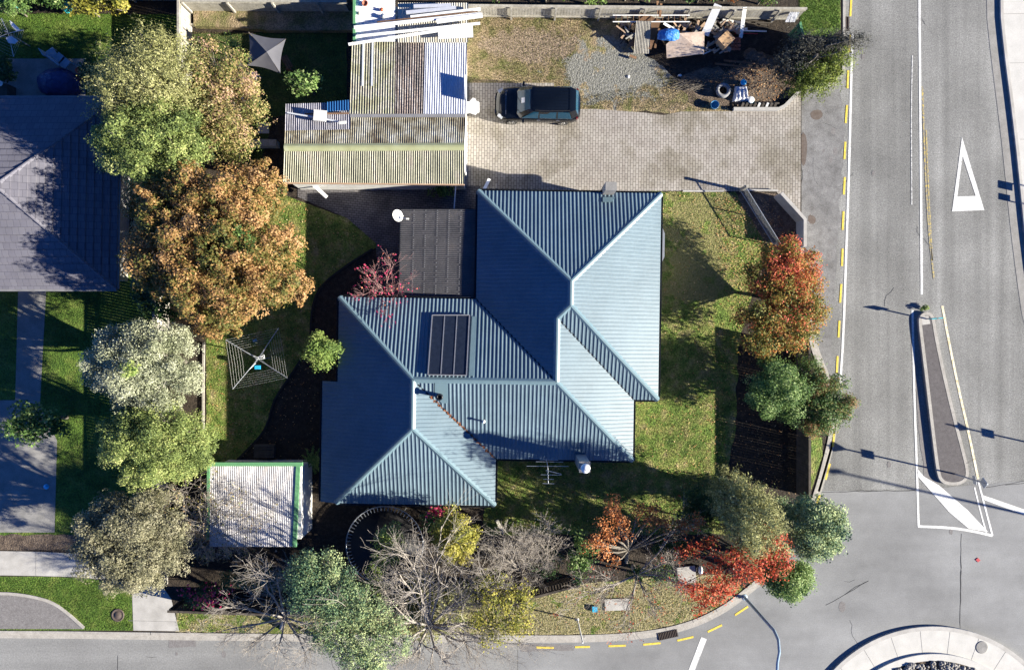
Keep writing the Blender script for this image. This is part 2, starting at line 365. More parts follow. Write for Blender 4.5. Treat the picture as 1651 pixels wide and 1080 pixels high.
M['sky_plastic'] = paint('sky_plastic', (.03, .42, .70), .35)
M['turquoise'] = paint('turquoise', (.03, .45, .50), .35)
M['orange_plastic'] = paint('orange_plastic', (.55, .10, .04), .4)
M['terracotta'] = paint('terracotta', (.35, .12, .07), .7)
M['galv'] = mat('galv', [(.38, .40, .42)], 6, 4, .4, metal=.5)
M['blue_grey'] = paint('blue_grey', (.24, .33, .42), .45)
M['sign_blue'] = paint('sign_blue', (.02, .12, .45), .4)
M['iron'] = mat('iron', [(0.3, (.075, .055, .045)), (0.7, (.12, .095, .08))], 12, 5, .6)
M['rock'] = mat('rock', [(0.3, (.16, .15, .14)), (0.7, (.34, .32, .29))], 3, 6, .85, fine=(9, .7, 1.25, 3))
M['grate'] = mat('grate', [(.02, .018, .018)], 6, 4, .6)
M['red_cloth'] = paint('red_cloth', (.45, .05, .06), .8)

def blend(name, A, B, centre, rad, nscale=1.2, namp=1.3):
    """material A giving way raggedly to material B inside an oval round centre"""
    m = A.copy(); m.name = name; t = m.node_tree; N = t.nodes; L = t.links; b = N['Principled BSDF']
    tc = N.new('ShaderNodeTexCoord'); mp = N.new('ShaderNodeMapping'); mp.inputs['Location'].default_value = (-centre[0] / rad[0], -centre[1] / rad[1], 0); mp.inputs['Scale'].default_value = (1 / rad[0], 1 / rad[1], 0)
    L.new(tc.outputs['Object'], mp.inputs[0]); ln = N.new('ShaderNodeVectorMath'); ln.operation = 'LENGTH'; L.new(mp.outputs[0], ln.inputs[0])
    nz = N.new('ShaderNodeTexNoise'); nz.inputs['Scale'].default_value = nscale; nz.inputs['Detail'].default_value = 9; nz.inputs['Roughness'].default_value = .7; L.new(tc.outputs['Object'], nz.inputs[0])
    ma = N.new('ShaderNodeMath'); ma.operation = 'MULTIPLY_ADD'; L.new(nz.outputs[0], ma.inputs[0]); ma.inputs[1].default_value = namp * 2; ma.inputs[2].default_value = -namp
    ad = N.new('ShaderNodeMath'); ad.operation = 'ADD'; L.new(ln.outputs['Value'], ad.inputs[0]); L.new(ma.outputs[0], ad.inputs[1])
    mr = N.new('ShaderNodeMapRange'); mr.inputs[1].default_value = 1.12; mr.inputs[2].default_value = .88; L.new(ad.outputs[0], mr.inputs[0])
    n2 = N.new('ShaderNodeTexNoise'); n2.inputs['Scale'].default_value = 9; n2.inputs['Detail'].default_value = 8; n2.inputs['Roughness'].default_value = .8; L.new(tc.outputs['Object'], n2.inputs[0])
    rp = N.new('ShaderNodeValToRGB'); el = rp.color_ramp.elements
    while len(el) < len(B): el.new(.5)
    for e, (p, c) in zip(el, B): e.position = p; e.color = (*c, 1)
    L.new(n2.outputs[0], rp.inputs[0]); mx = N.new('ShaderNodeMix'); mx.data_type = 'RGBA'; src = b.inputs['Base Color'].links[0].from_socket
    L.new(mr.outputs[0], mx.inputs[0]); L.new(src, mx.inputs[6]); L.new(rp.outputs[0], mx.inputs[7]); L.new(mx.outputs[2], b.inputs['Base Color']); return m
gc = P(990, 118)
M['yard'] = blend('yard', M['dry_grass'], [(.36, (.085, .083, .065)), (.5, (.18, .18, .16)), (.62, (.29, .285, .26))], (gc.x, gc.y), (2.7, 1.7), 1.0, 2.4)
dc0 = P(855, 75)
M['yard'] = blend('yard_with_bare_earth', M['yard'], [(.36, (.16, .12, .085)), (.5, (.26, .20, .145)), (.62, (.33, .26, .19))], (dc0.x, dc0.y), (2.6, .9), 1.6, 1.6)
gc2 = P(1120, 400)
M['lawn_worn'] = blend('lawn_worn', M['grass'], [(.36, (.10, .12, .03)), (.5, (.20, .19, .07)), (.62, (.28, .24, .12))], (gc2.x, gc2.y), (1.7, 3.6), 1.1, 3.0)
gc3 = P(950, 990)
M['verge_grass'] = blend('verge_grass', M['grass'], [(.36, (.14, .13, .05)), (.5, (.27, .235, .12)), (.62, (.36, .31, .19))], (gc3.x, gc3.y), (22, 4), 1.5, 5.0)
# ------------------------------------------------------------------ ground, land, roads
LAND, LZ = 0.10, 0.10
mb = MB(); mb.sheet([(-300, -300, -.02), (300, -300, -.02), (300, 300, -.02), (-300, 300, -.02)])
mb.build('ground', M['grass'], kind='structure')
flat('road', [(-1200, 990), (1180, 900), (1250, -1500), (1700, -1500), (1700, 600), (2600, 700), (2600, 2400), (-1200, 2400)], 0.0, M['chipseal'])
flat('road_junction_surface', [(1180, 792), (1470, 790), (1651, 775), (2600, 740), (2600, 2400), (830, 2400), (835, 900), (1180, 900)], .004, M['hotmix'])
flat('side_street_surface', [(-1200, 1000), (835, 1000), (833, 2400), (-1200, 2400)], .004, M['side_asphalt'])
KERB_B = [(-1200, 1013), (0, 1014), (280, 1018), (560, 1021), (830, 1022), (960, 1022), (1050, 1015), (1110, 1001), (1160, 978), (1200, 948), (1250, 905), (1290, 850), (1312, 790), (1327, 735), (1337, 690), (1337, 650), (1326, 612), (1308, 570), (1300, 535), (1298, 480)]
kb = smooth(G(KERB_B), 2)
lot = kb + G([(1297, 400), (1291, 350), (1291, 165), (1302, 140), (1345, 135), (1356, 115), (1356, -1500), (-1200, -1500)])
mb = MB(); mb.prism(lot, -.01, LAND); mb.build('land', M['soil'], kind='structure')
# kerbs
def kerb(name, line, w, z, label, m='kerb', side=1, closed=False):
    a = MB(); a.ribbon(line, 0, side * w, -.01, z, closed); return a.build(name, M[m], kind='structure')
kerb('kerb', kb, -.14, LAND + .035, '')
mb = MB(); mb.ribbon(kb, -.14, -.46, -.01, .012); mb.build('gutter_channel', M['kerb'], kind='structure')
k2 = G([(1302, 139), (1345, 134), (1356, 114), (1357, 50), (1357, -1500)])
mb = MB(); mb.ribbon(k2, -.01, -.15, -.01, LAND + .03); mb.build('kerb', M['kerb'], kind='structure')
# right-hand footpath across the road
fr = [(1613, -1500), (1613, 0), (1621, 80), (1630, 150), (1638, 215), (1645, 280), (1657, 400), (1680, 560), (1760, 700), (2600, 760)]
frg = smooth(G(fr), 2)
mb = MB(); mb.prism(frg + G([(2600, -1500)]), -.01, .10); mb.build('footpath', M['pale_concrete'], kind='structure')
mb = MB(); mb.ribbon(frg, 0.0, -.16, -.012, .115); mb.build('kerb', M['concrete'], kind='structure')
mb = MB(); mb.ribbon(frg, -.162, -.85, -.012, .010); mb.build('gutter_channel', M['dark_concrete'], kind='structure')
mb = MB()
for yy, x0 in ((23, 1618), (102, 1628), (225, 1645), (-90, 1615), (350, 1656)):
    mb.beam(P(x0, yy, .102), P(x0 + 600, yy - 12, .102), .02, .006)
mb.build('footpath_joints', M['dark_concrete'], kind='structure')
# driveway apron and stains
flat('driveway_apron', [(1291, 140), (1352, 138), (1362, 200), (1357, 300), (1350, 420), (1342, 540), (1338, 620), (1300, 560), (1298, 480), (1291, 350)], .008, M['apron'], ragged=.12)
flat('oil_stain', [(1306, 180), (1322, 176), (1328, 186), (1320, 194), (1308, 192)], .012, M['stain'], ragged=.1, sm=1)
flat('rust_stain', [(1292, 210), (1302, 222), (1300, 262), (1294, 270), (1291, 250)], .012, M['stain'], ragged=.1, sm=1)
flat('asphalt_patch', [(1303, 345), (1316, 350), (1314, 362), (1303, 360)], .012, M['stain'], ragged=.06, sm=1)

# painted markings
def stripe(name, px, w, m, z=.012, kind='structure'):
    mb = MB(); mb.ribbon(smooth(G(px), 1) if len(px) > 2 else G(px), -w / 2, w / 2, z - .002, z); return mb.build(name, M[m], kind=kind)
stripe('white_edge_line', [(1374.5, 55), (1373, 100), (1369.5, 250), (1364.5, 400), (1359.5, 547), (1354, 625)], .13, 'white_line')
stripe('white_edge_line', [(1346, 690), (1342, 715), (1333, 748), (1320, 792)], .13, 'white_line')
stripe('white_centre_line', [(1481, -900), (1482, 0), (1484, 200), (1486, 475)], .13, 'white_line')
stripe('worn_line', [(1471, 90), (1469, 180), (1470, 330)], .06, 'worn_line')
stripe('worn_yellow_line', [(1487, 140), (1489, 200), (1493, 300), (1498, 380), (1506, 450)], .10, 'worn_yellow')
stripe('worn_yellow_line', [(1493, 210), (1497, 310), (1503, 420)], .08, 'worn_yellow')
stripe('white_island_line', [(1471, 500), (1474, 640), (1478, 750), (1481, 849)], .12, 'white_line')
stripe('cream_island_line', [(1519, 493), (1530, 552), (1545, 625), (1560, 690), (1577, 772)], .13, 'cream_line')
stripe('white_island_line', [(1577, 775), (1590, 825), (1600, 863)], .10, 'white_line')
stripe('white_island_line', [(1571, 785), (1582, 830), (1590, 858)], .08, 'white_line')
stripe('white_island_line', [(1480, 848), (1530, 850), (1565, 855), (1600, 863)], .14, 'white_line', .014)
flat('white_chevron_bar', [(1479, 755), (1490, 768), (1514, 782), (1560, 822), (1593, 857), (1562, 852), (1530, 825), (1480, 768)], .017, M['white_line'])
flat('white_chevron_bar', [(1582, 797), (1600, 803), (1720, 845), (1717, 854), (1588, 806)], .017, M['white_line'])
stripe('white_lane_dash', [(1135, 1028), (1108, 1098)], .33, 'white_line')
mb = MB()
o_ = G([(1551, 221), (1535, 341), (1587, 339)], .01); i_ = G([(1552, 252), (1543.5, 317), (1573, 316)], .01)
for a in range(3):
    b = (a + 1) % 3; mb.sheet([(*o_[a], .012), (*o_[b], .012), (*i_[b], .012), (*i_[a], .012)])
mb.build('give_way_triangle', M['white_line'], kind='structure')
dash = [((1373, -66), (1373, -40)), ((1372.5, -2), (1371, 27)), ((1370, 57), (1369, 85)), ((1367.5, 114), (1366.5, 143)), ((1365.5, 170), (1363.5, 199)), ((1363, 229), (1361.5, 257)), ((1362, 286), (1360.5, 314)), ((1360, 341), (1358.5, 371)),
        ((1358.5, 401), (1357.5, 429)), ((1356.5, 458), (1354.5, 488)), ((1353.5, 517), (1352, 544)), ((1350.5, 574), (1349, 602)), ((1345, 699), (1343, 720)), ((1338, 747), (1331, 773)), ((1322, 797), (1316, 813)),
        ((865, 1043), (893, 1043.5)), ((927, 1042.5), (951, 1042)), ((981, 1041), (1009, 1040)), ((1037, 1038.5), (1065, 1036)), ((1092, 1032), (1118, 1026)), ((1141, 1018), (1164, 1007)), ((1185, 991), (1206, 977)), ((1365, 63), (1365, 64))]
mb = MB()
for a, b in dash[:-1]:
    mb.ribbon(G([a, b]), -.055, .055, .011, .014)
mb.build('yellow_dashes', M['yellow_line'], kind='structure')
# seams and cracks in the asphalt
mb = MB()
for ln in ([(1550, 860), (1549, 930), (1548, 1012)], [(1318, 793), (1400, 791), (1475, 790)], [(1585, 786), (1651, 775), (1800, 760)], [(190, 1056), (189, 1110)], [(1331, 975), (1352, 964), (1380, 945), (1400, 936)]):
    mb.ribbon(rough(G(ln), .03, .3, 4)[:-3] if len(ln) > 2 else G(ln), -.012, .012, .004, .0085)
rc_ = random.Random(31)
for _ in range(12):
    x, y = rc_.choice([(rc_.uniform(1380, 1640), rc_.uniform(20, 780)), (rc_.uniform(1180, 1640), rc_.uniform(800, 1000)), (rc_.uniform(0, 800), rc_.uniform(1035, 1075)), (rc_.uniform(1300, 1350), rc_.uniform(200, 480))]); a = rc_.uniform(0, 6.28); ln = [(x, y)]
    for _k in range(rc_.randint(2, 5)): a += rc_.uniform(-.7, .7); x += 9 * math.cos(a); y += 9 * math.sin(a); ln.append((x, y))
    mb.ribbon(G(ln), -.006, .006, .004, .0085)
mb.build('asphalt_seams', M['tar'], kind='structure')
for _i in range(16):
    x, y = rc_.choice([(rc_.uniform(1385, 1470), rc_.uniform(20, 780)), (rc_.uniform(1200, 1640), rc_.uniform(800, 990)), (rc_.uniform(0, 800), rc_.uniform(1040, 1075)), (rc_.uniform(1300, 1350), rc_.uniform(170, 500))]); q = rc_.uniform(2, 6)
    flat('road_stain', [(x + q * math.cos(t_), y + 1.6 * q * math.sin(t_)) for t_ in np.linspace(0, 5.6, 8)], .0092, M['bay'], ragged=.05, seed=_i, sm=1)
mb = MB()
for _k in range(46):
    i_ = 6 + _k * 3
    if i_ + 1 < len(kb): a_k = Vector(kb[i_]); b_k = Vector(kb[i_ + 1]); n_k = Vector((-(b_k - a_k).y, (b_k - a_k).x)).normalized(); mb.beam((a_k.x, a_k.y, .137), (a_k.x - n_k.x * .14, a_k.y - n_k.y * .14, .137), .018, .006)
mb.build('kerb_joints', M['tar'], kind='structure')
flat('asphalt_patch', [(835, 1037), (866, 1037), (925, 1039), (925, 1048), (840, 1050)], .0085, M['bay'], ragged=.03)
flat('asphalt_patch', [(272, 1030), (315, 1028), (316, 1042), (272, 1044)], .0085, M['bay'], ragged=.05)

# lawns and beds (each a sheet a few mm above the last)
flat('lawn', [(1030, 309), (1185, 309), (1240, 395), (1215, 470), (1190, 560), (1185, 700), (1170, 760), (1180, 860), (780, 862), (780, 700), (1030, 640)], .106, M['lawn_worn'], ragged=.08)
flat('garden_bed', [(1195, 309), (1250, 312), (1288, 352), (1288, 480), (1215, 470), (1238, 400), (1190, 320)], .112, M['dirt'], ragged=.06)
flat('lawn', [(332, 540), (336, 350), (420, 300), (500, 330), (560, 352), (600, 380), (608, 398), (560, 425), (512, 465), (500, 510), (500, 560), (470, 600), (440, 645), (430, 690), (372, 750), (334, 745)], .106, M['grass'], ragged=.03)
flat('lawn', [(305, 55), (560, 52), (560, 170), (440, 190), (420, 260), (305, 250)], .106, M['shade_darkened_grass'], ragged=.06)
mb = MB(); mb.prism(G([(312, 18), (568, 18), (568, 49), (430, 49), (372, 44), (312, 42)], .45), .05, .45); mb.build('garden_bed', M['dry_grass'], kind='structure')
flat('yard_ground', [(752, 22), (1005, 25), (1060, 95), (1110, 150), (1190, 182), (895, 180), (893, 137), (752, 137)], .106, M['yard'], ragged=.1)
flat('dirt', [(1095, 120), (1180, 110), (1240, 85), (1290, 80), (1285, 140), (1250, 172), (1190, 172), (1110, 165)], .110, M['dirt'], ragged=.25, seed=5)
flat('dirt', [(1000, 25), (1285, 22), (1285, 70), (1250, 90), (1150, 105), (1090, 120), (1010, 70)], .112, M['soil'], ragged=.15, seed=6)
flat('driveway', [(748, 134), (893, 134), (897, 177), (960, 176), (1040, 182), (1070, 186), (1100, 180), (1250, 180), (1262, 176), (1291, 146), (1291, 352), (1284, 352), (1252, 309), (1100, 308), (1030, 308), (1028, 320), (740, 330)], .118, M['pavers'])
flat('brick_path', [(480, 296), (775, 300), (770, 345), (655, 350), (650, 480), (610, 470), (606, 392), (560, 352), (480, 318)], .124, M['dark_pavers'])
flat('verge', [(283, 1018), (560, 1022), (830, 1022), (960, 1022), (1050, 1015), (1110, 1001), (1160, 978), (1197, 950), (1180, 925), (1050, 930), (930, 942), (855, 962), (285, 972)], .107, M['verge_grass'], ragged=.03, seed=8)
flat('verge', [(1285, 700), (1326, 705), (1326, 735), (1305, 800), (1298, 800), (1298, 560), (1308, 575)], .107, M['grass'], seed=8)
flat('verge', [(1282, -900), (1355, -900), (1355, 48), (1340, 60), (1290, 58)], .107, M['lush'], ragged=.03, seed=8)
# neighbour's plot
flat('lawn', [(-1200, -1500), (1278, -1500), (1278, -22), (-1200, -22)], .106, M['lush'])
flat('lawn', [(-400, 20), (292, 24), (292, 170), (140, 165), (140, 96), (-400, 94)], .106, M['lush'], ragged=.04)
flat('lawn', [(-400, 440), (268, 440), (262, 870), (100, 865), (-400, 862)], .106, M['lush'], ragged=.03)
flat('patio', [(-400, 95), (138, 95), (138, 170), (-400, 170)], .112, M['dark_concrete'])
flat('path', [(30, 440), (76, 440), (64, 660), (24, 660)], .112, M['dark_concrete'])
flat('neighbour_driveway', [(-400, 645), (60, 645), (92, 710), (88, 858), (-400, 858)], .116, M['dark_concrete'])
flat('garden_bed', [(-400, 862), (140, 862), (140, 886), (-400, 886)], .110, M['dirt'], ragged=.06)
flat('footpath', [(-1200, 887), (0, 888), (60, 889), (130, 892), (190, 900), (262, 945), (276, 965), (289, 1017), (215, 1016), (213, 955), (200, 938), (130, 930), (60, 928), (0, 927), (-1200, 927)], .118, M['concrete'])
mb = MB()
for a, b in (((58, 889), (58, 928)), ((134, 892), (135, 931)), ((-30, 888), (-30, 927)), ((207, 1000), (288, 1002))): mb.beam(P(*a, .119), P(*b, .119), .02, .006)
mb.build('footpath_joints', M['dark_concrete'], kind='structure')
flat('verge', [(-1200, 928), (60, 929), (130, 931), (200, 940), (213, 960), (214, 1016), (-1200, 1013)], .106, M['lush'])
bay = [(-300, 956), (0, 956), (45, 960), (85, 970), (112, 990), (136, 1012)]
bg_ = smooth(G(bay), 2)
mb = MB(); mb.sheet([(x, y, .112) for x, y in bg_ + G([(-300, 1012)])]); mb.build('parking_bay', M['bay'], kind='structure')
mb = MB(); mb.ribbon(bg_, 0, .16, .09, LAND + .05); mb.build('kerb', M['kerb'], kind='structure')

# fallen leaves and short grass tufts
def scatter(name, polys, n, size, m, z=.13, seed=1, tall=0.0, kind='stuff', label=None, cat=None, tmean=.5, asp=.6):
    rg = np.random.default_rng(seed); pts = []
    for poly, wgt in polys:
        g = np.array(G(poly)); lo = g.min(0); hi = g.max(0); want = int(n * wgt); got = []
        while sum(map(len, got)) < want:
            p = rg.uniform(lo, hi, (want * 2, 2)); ins = np.zeros(len(p), bool); j = len(g) - 1
            for i in range(len(g)):
                c = ((g[i, 1] > p[:, 1]) != (g[j, 1] > p[:, 1])) & (p[:, 0] < (g[j, 0] - g[i, 0]) * (p[:, 1] - g[i, 1]) / (g[j, 1] - g[i, 1] + 1e-9) + g[i, 0]); ins ^= c; j = i
            got.append(p[ins])
        pts.append(np.concatenate(got)[:want])
    p = np.concatenate(pts); n = len(p); c = np.column_stack([p, np.full(n, z)])
    if tall:
        a = rg.uniform(0, 2 * np.pi, n); d = np.column_stack([np.cos(a), np.sin(a), np.zeros(n)])
        up = np.column_stack([rg.normal(0, .35, n), rg.normal(0, .35, n), np.ones(n)]) * (tall * rg.uniform(.4, 1.2, n))[:, None]
        c[:, 2] -= .03
        V = np.stack([c - d * size * .5, c + d * size * .5, c + up + d * size * .12, c + up - d * size * .12], 1)
    else:
        nr = rg.normal(0, .35, (n, 3)) + [0, 0, 1]; V = quads(c, nr, size, asp, rg); V[:, :, 2] += size * .12
    return rawquads(name, V, rg.beta(2, 2, n) * .9 + (tmean - .45), m, kind=kind, label=label, cat=cat)
def quads(c, nr, size, asp, rg):
    n = len(c); nr = nr / np.linalg.norm(nr, axis=1)[:, None]
    t = rg.normal(0, 1, (n, 3)); t -= nr * (t * nr).sum(1)[:, None]; t /= np.linalg.norm(t, axis=1)[:, None] + 1e-9
    b = np.cross(nr, t); s = (size * rg.uniform(.45, 1.6, n))[:, None]
    return np.stack([c - t * s * .5, c + b * s * asp * .5, c + t * s * .5, c - b * s * asp * .5], 1)
def rawquads(name, V, tint, m, parent=None, at=None, label=None, cat=None, group=None, kind=None):
    o = Vector((0, 0, 0))
    if parent is not None: o = OFF[parent.name]
    elif at is not None: o = Vector(at)
    n = len(V); me = bpy.data.meshes.new(name); V = (V - np.array(o)[None, None]).astype(np.float32)
    me.vertices.add(n * 4); me.vertices.foreach_set('co', V.reshape(-1)); me.loops.add(n * 4)
    me.loops.foreach_set('vertex_index', np.arange(n * 4, dtype=np.int32)); me.polygons.add(n)
    me.polygons.foreach_set('loop_start', np.arange(0, n * 4, 4, dtype=np.int32))
    at_ = me.attributes.new('tint', 'FLOAT', 'POINT'); at_.data.foreach_set('value', np.repeat(np.clip(tint, 0, 1), 4).astype(np.float32))
    me.materials.append(m); me.update(calc_edges=True)
    ob = bpy.data.objects.new(name, me); COL.objects.link(ob)
    if parent is not None: ob.parent = parent
    else: ob.location = o
    OFF[ob.name] = o; meta(ob, label, cat, group, kind); return ob
LF = {}
LF['litter'] = leafmat('litter_leaf', [(0, (.16, .07, .03)), (.35, (.36, .16, .06)), (.65, (.50, .32, .14)), (1, (.66, .52, .36))], transl=.1)
LF['tuft'] = leafmat('grass_blade', [(0, (.06, .11, .016)), (.4, (.14, .20, .035)), (.7, (.27, .27, .08)), (1, (.42, .34, .18))], transl=.3)
LF['dry'] = leafmat('dry_blade', [(0, (.07, .11, .02)), (.4, (.16, .17, .055)), (.7, (.30, .24, .13)), (1, (.40, .32, .22))], transl=.3)
LF['lushb'] = leafmat('lush_blade', [(0, (.035, .085, .010)), (.6, (.085, .155, .022)), (1, (.20, .23, .055))], transl=.3)
east = [(1068, 310), (1185, 310), (1240, 395), (1215, 470), (1190, 560), (1175, 700), (1165, 850), (800, 855), (800, 745), (1025, 740), (1025, 650), (1066, 640)]
west = [(334, 540), (400, 300), (500, 330), (600, 385), (512, 465), (500, 560), (440, 645), (425, 690), (370, 745), (336, 740)]
berm = [(285, 975), (560, 975), (855, 962), (1050, 932), (1190, 930), (1197, 946), (1150, 980), (1060, 1010), (960, 1019), (560, 1018), (285, 1015)]
scatter('grass_tufts', [(east, .45), (west, .2), (berm, .35)], 60000, .035, LF['tuft'], .11, 11, tall=.07, label='short green lawn grass round the blue roofed house', cat='grass')
scatter('dry_grass_tufts', [([(755, 26), (1000, 26), (940, 60), (915, 110), (925, 150), (896, 160), (893, 134), (755, 134)], .6), ([(1040, 140), (1080, 125), (1110, 150), (1180, 180), (897, 176), (900, 162)], .2), ([(310, 52), (420, 56), (420, 120), (310, 90)], .2)], 22000, .035, LF['dry'], .11, 12, tall=.07, label='patchy dry grass in the gravel yard beside the garage', cat='grass')
scatter('lush_grass_tufts', [([(0, 22), (288, 24), (288, 150), (140, 150), (140, 96), (0, 94)], .5), ([(78, 468), (262, 468), (258, 855), (92, 858), (90, 700), (66, 640)], .3), ([(0, 930), (130, 933), (198, 942), (210, 962), (211, 1012), (140, 1012), (85, 965), (0, 952)], .2), ([(1285, 0), (1352, 0), (1352, 46), (1290, 54)], .1)], 40000, .035, LF['lushb'], .11, 13, tall=.06, label='lush mown grass on the neighbouring plot and verge', cat='grass')
scatter('fallen_leaves', [(east, .25), ([(1120, 560), (1285, 560), (1285, 800), (1000, 860), (1000, 760), (1150, 740)], .16), (west, .2), (berm, .08), ([(370, 590), (512, 560), (520, 830), (470, 800), (370, 750)], .06), ([(1190, 100), (1280, 85), (1280, 150), (1250, 165), (1180, 165), (1120, 130)], .15), ([(1205, 320), (1240, 320), (1285, 400), (1230, 440)], .10), ([(1150, 320), (1190, 315), (1240, 400), (1210, 470), (1190, 540), (1160, 450)], .16)], 8000, .06, LF['litter'], .135, 14, label='fallen brown and yellow leaves scattered over the lawns', cat='fallen leaves')

# ------------------------------------------------------------------ roofs
def rib_lines(poly, e, d, spacing, phase=0.0):
    """clip parallel lines (direction d, spaced along e) to a 2D polygon"""
    ss = [p.dot(e) for p in poly]; ts = [p.dot(d) for p in poly]; n = len(poly)
    s = math.floor(min(ss) / spacing) * spacing + phase * spacing; out = []
    while s < max(ss):
        if s > min(ss) + .02:
            hit = []
            for i in range(n):
                a, b, ta, tb = ss[i], ss[(i + 1) % n], ts[i], ts[(i + 1) % n]
                if (a > s) != (b > s): hit.append(ta + (tb - ta) * (s - a) / (b - a))
            hit.sort()
            for k in range(0, len(hit) - 1, 2): out.append((s, hit[k], hit[k + 1]))
        s += spacing
    return out
def plane_of(pts):
    a, b, c = pts[0], pts[1], pts[2]; n = (b - a).cross(c - a)
    k = 3
    while n.length < 1e-6: c = pts[k]; n = (b - a).cross(c - a); k += 1
    n.normalize()
    if n.z < 0: n = -n
    return n, a
def ribbed_face(mb, pts, spacing=.2, w=.082, wt=.04, h=.031, t=.07, phase=.5, slope=None):
    pts = [Vector(p) for p in pts]; n, a = plane_of(pts); mb.slab(pts, t)
    d = Vector((-n.x, -n.y)) if slope is None else Vector(slope)
    d.normalize(); e = Vector((-d.y, d.x))
    zf = lambda x, y: a.z - (n.x * (x - a.x) + n.y * (y - a.y)) / n.z
    for s, t0, t1 in rib_lines([Vector((p.x, p.y)) for p in pts], e, d, spacing, phase):
        if t1 - t0 < .06: continue
        vs = []
        for tt in (t0, t1):
            for o, hh in ((-w / 2, 0), (-wt / 2, h), (wt / 2, h), (w / 2, 0)):
                q = e * (s + o) + d * tt; vs.append((q.x, q.y, zf(q.x, q.y) + hh))
        mb.add(vs, [(0, 1, 5, 4), (1, 2, 6, 5), (2, 3, 7, 6), (0, 3, 2, 1), (4, 5, 6, 7)])
def cap(mb, a, b, w=.2, h=.05):
    """folded ridge or hip capping along a line"""
    a = Vector(a); b = Vector(b); d = (b - a).normalized(); y = Vector((0, 0, 1)).cross(d).normalized(); z = d.cross(y)
    prof = [(-w, -.075), (-w * .9, -.03), (-w * .25, h), (w * .25, h), (w * .9, -.03), (w, -.075)]
    vs = [a + y * p + z * q for p, q in prof] + [b + y * p + z * q for p, q in prof]; n = len(prof)
    mb.add(vs, [(i, i + 1, n + i + 1, n + i) for i in range(n - 1)] + [tuple(range(n))[::-1], tuple(range(n, 2 * n))])

def corr(mb, q, nw, amp=.018, seg=8, steps=1, thick=True, sag=0.0, sq=1.0):
    """wavy iron sheet over the quad q = p00,p10,p11,p01; waves run across p00->p10"""
    q = [Vector(p) for p in q]; nrm = (q[1] - q[0]).cross(q[3] - q[0]).normalized()
    if nrm.z < 0: nrm = -nrm
    nu = int(nw * seg); vs = []
    for j in range(steps + 1):
        v = j / steps
        for i in range(nu + 1):
            u = i / nu; p = q[0].lerp(q[1], u).lerp(q[3].lerp(q[2], u), v)
            cval = math.cos(2 * math.pi * u * nw); cval = math.copysign(abs(cval) ** sq, cval)
            vs.append(p + nrm * (amp * cval - sag * math.sin(math.pi * v)))
    fs = []
    for j in range(steps):
        for i in range(nu):
            a = j * (nu + 1) + i; fs.append((a, a + 1, a + nu + 2, a + nu + 1))
    ar = (q[1] - q[0]).cross(q[3] - q[0]).z
    if ar < 0: fs = [f[::-1] for f in fs]
    mb.add(vs, fs, True)

# ---- main house
TH = math.radians(-0.9)
cu, su = math.cos(TH), math.sin(TH)
def HU(u, v, z):                                   # house plan (photo-sized units, v downwards) to world
    x, y = u / PXM, -v / PXM
    return Vector((x * cu - y * su, x * su + y * cu, z))
PT = math.tan(math.radians(20.6)); HE = 2.5
uW1, uE1, uE2, uE3, uW2, uW3 = -55.0, 221.6, 185.0, -21.5, -261.5, -287.0
vN1, vS1, vN2, vS2, vS3, vI = -216.6, 94.5, -53.2, 186.8, 257.4, 74.5
def zr(d): return HE + d / PXM * PT
w1 = (uE1 - uW1) / 2; um = (uE1 + uW1) / 2
rA = HU(uW1, vN1, HE); rB = HU(uE1, vN1, HE); rC = HU(uE1, vS1, HE); rD = HU(uE2, vS1, HE); rE = HU(uE2, vS2, HE)
rF = HU(uE3, vS2, HE); rG = HU(uE3, vS3, HE); rH1 = HU(uW2, vS3, HE); rK = HU(uW2, vN2, HE); rL = HU(uW1, vN2, HE)
ext = zr(0) - (uW2 - uW3) / PXM * PT
rH = HU(uW3, vS3, ext); rI = HU(uW3, vI, ext); rJ = HU(uW2, vI, HE)
P1 = HU(um, vN1 + w1, zr(w1)); Q1 = HU(um, vS1 - w1, zr(w1))
hh = 120.0
R1u = (uE2 + uW1) / 2; R1 = HU(R1u, vS1 - (uE2 - uW1) / 2, zr(120)); SS = HU(R1u, vN2 + hh, zr(hh))
TT = HU(uW2 + hh, vN2 + hh, zr(hh)); UU = HU(uW2 + hh, vS3 - hh, zr(hh))
house = empty('house', HU(0, 40, LAND), 'large single storey house under a blue ribbed metal hip roof in the centre', 'house')
mb = MB()
for pts, ph in (((rB, rA, P1), .5), ((rB, P1, Q1, rC), .5), ((rC, Q1, R1, rD), .2), ((rD, R1, SS, rE), .5), ((rA, rL, SS, R1, Q1, P1), .5),
                ((rL, rK, TT, SS), .5), ((TT, rF, rE, SS), .3), ((rF, TT, UU, rG), .5), ((rG, UU, rH1), .5), ((rK, rJ, rI, rH, rH1, UU, TT), .5)):
    ribbed_face(mb, pts, phase=ph)
roof = mb.build('roof', M['blue_roof'], house)
mb = MB()
for a, b in ((rA, P1), (rB, P1), (P1, Q1), (Q1, rC), (Q1, R1), (R1, SS), (SS, rE), (SS, TT), (rK, TT), (TT, UU), (UU, rG), (UU, rH1)): cap(mb, a, b, .17, .055)
mb.build('ridge_capping', M['ridge_blue'], roof)
mb = MB()
for a, b in ((rL, SS), (R1, rD), (TT, rF)): mb.beam(a + Vector((0, 0, .004)), b + Vector((0, 0, .004)), .16, .012)
mb.build('valley', M['gutter'], roof)
mb = MB(); va = TT.lerp(rF, .18); vb = TT.lerp(rF, .98)
r = random.Random(5)
for i in range(70):
    p = va.lerp(vb, (i + r.random()) / 70); mb.box(p + Vector((r.uniform(-.05, .05), r.uniform(-.05, .05), .03)), (.09, .05, .025), r.uniform(0, 3))
mb.build('leaf_debris', M['debris'], roof, kind='stuff')
mb = MB()
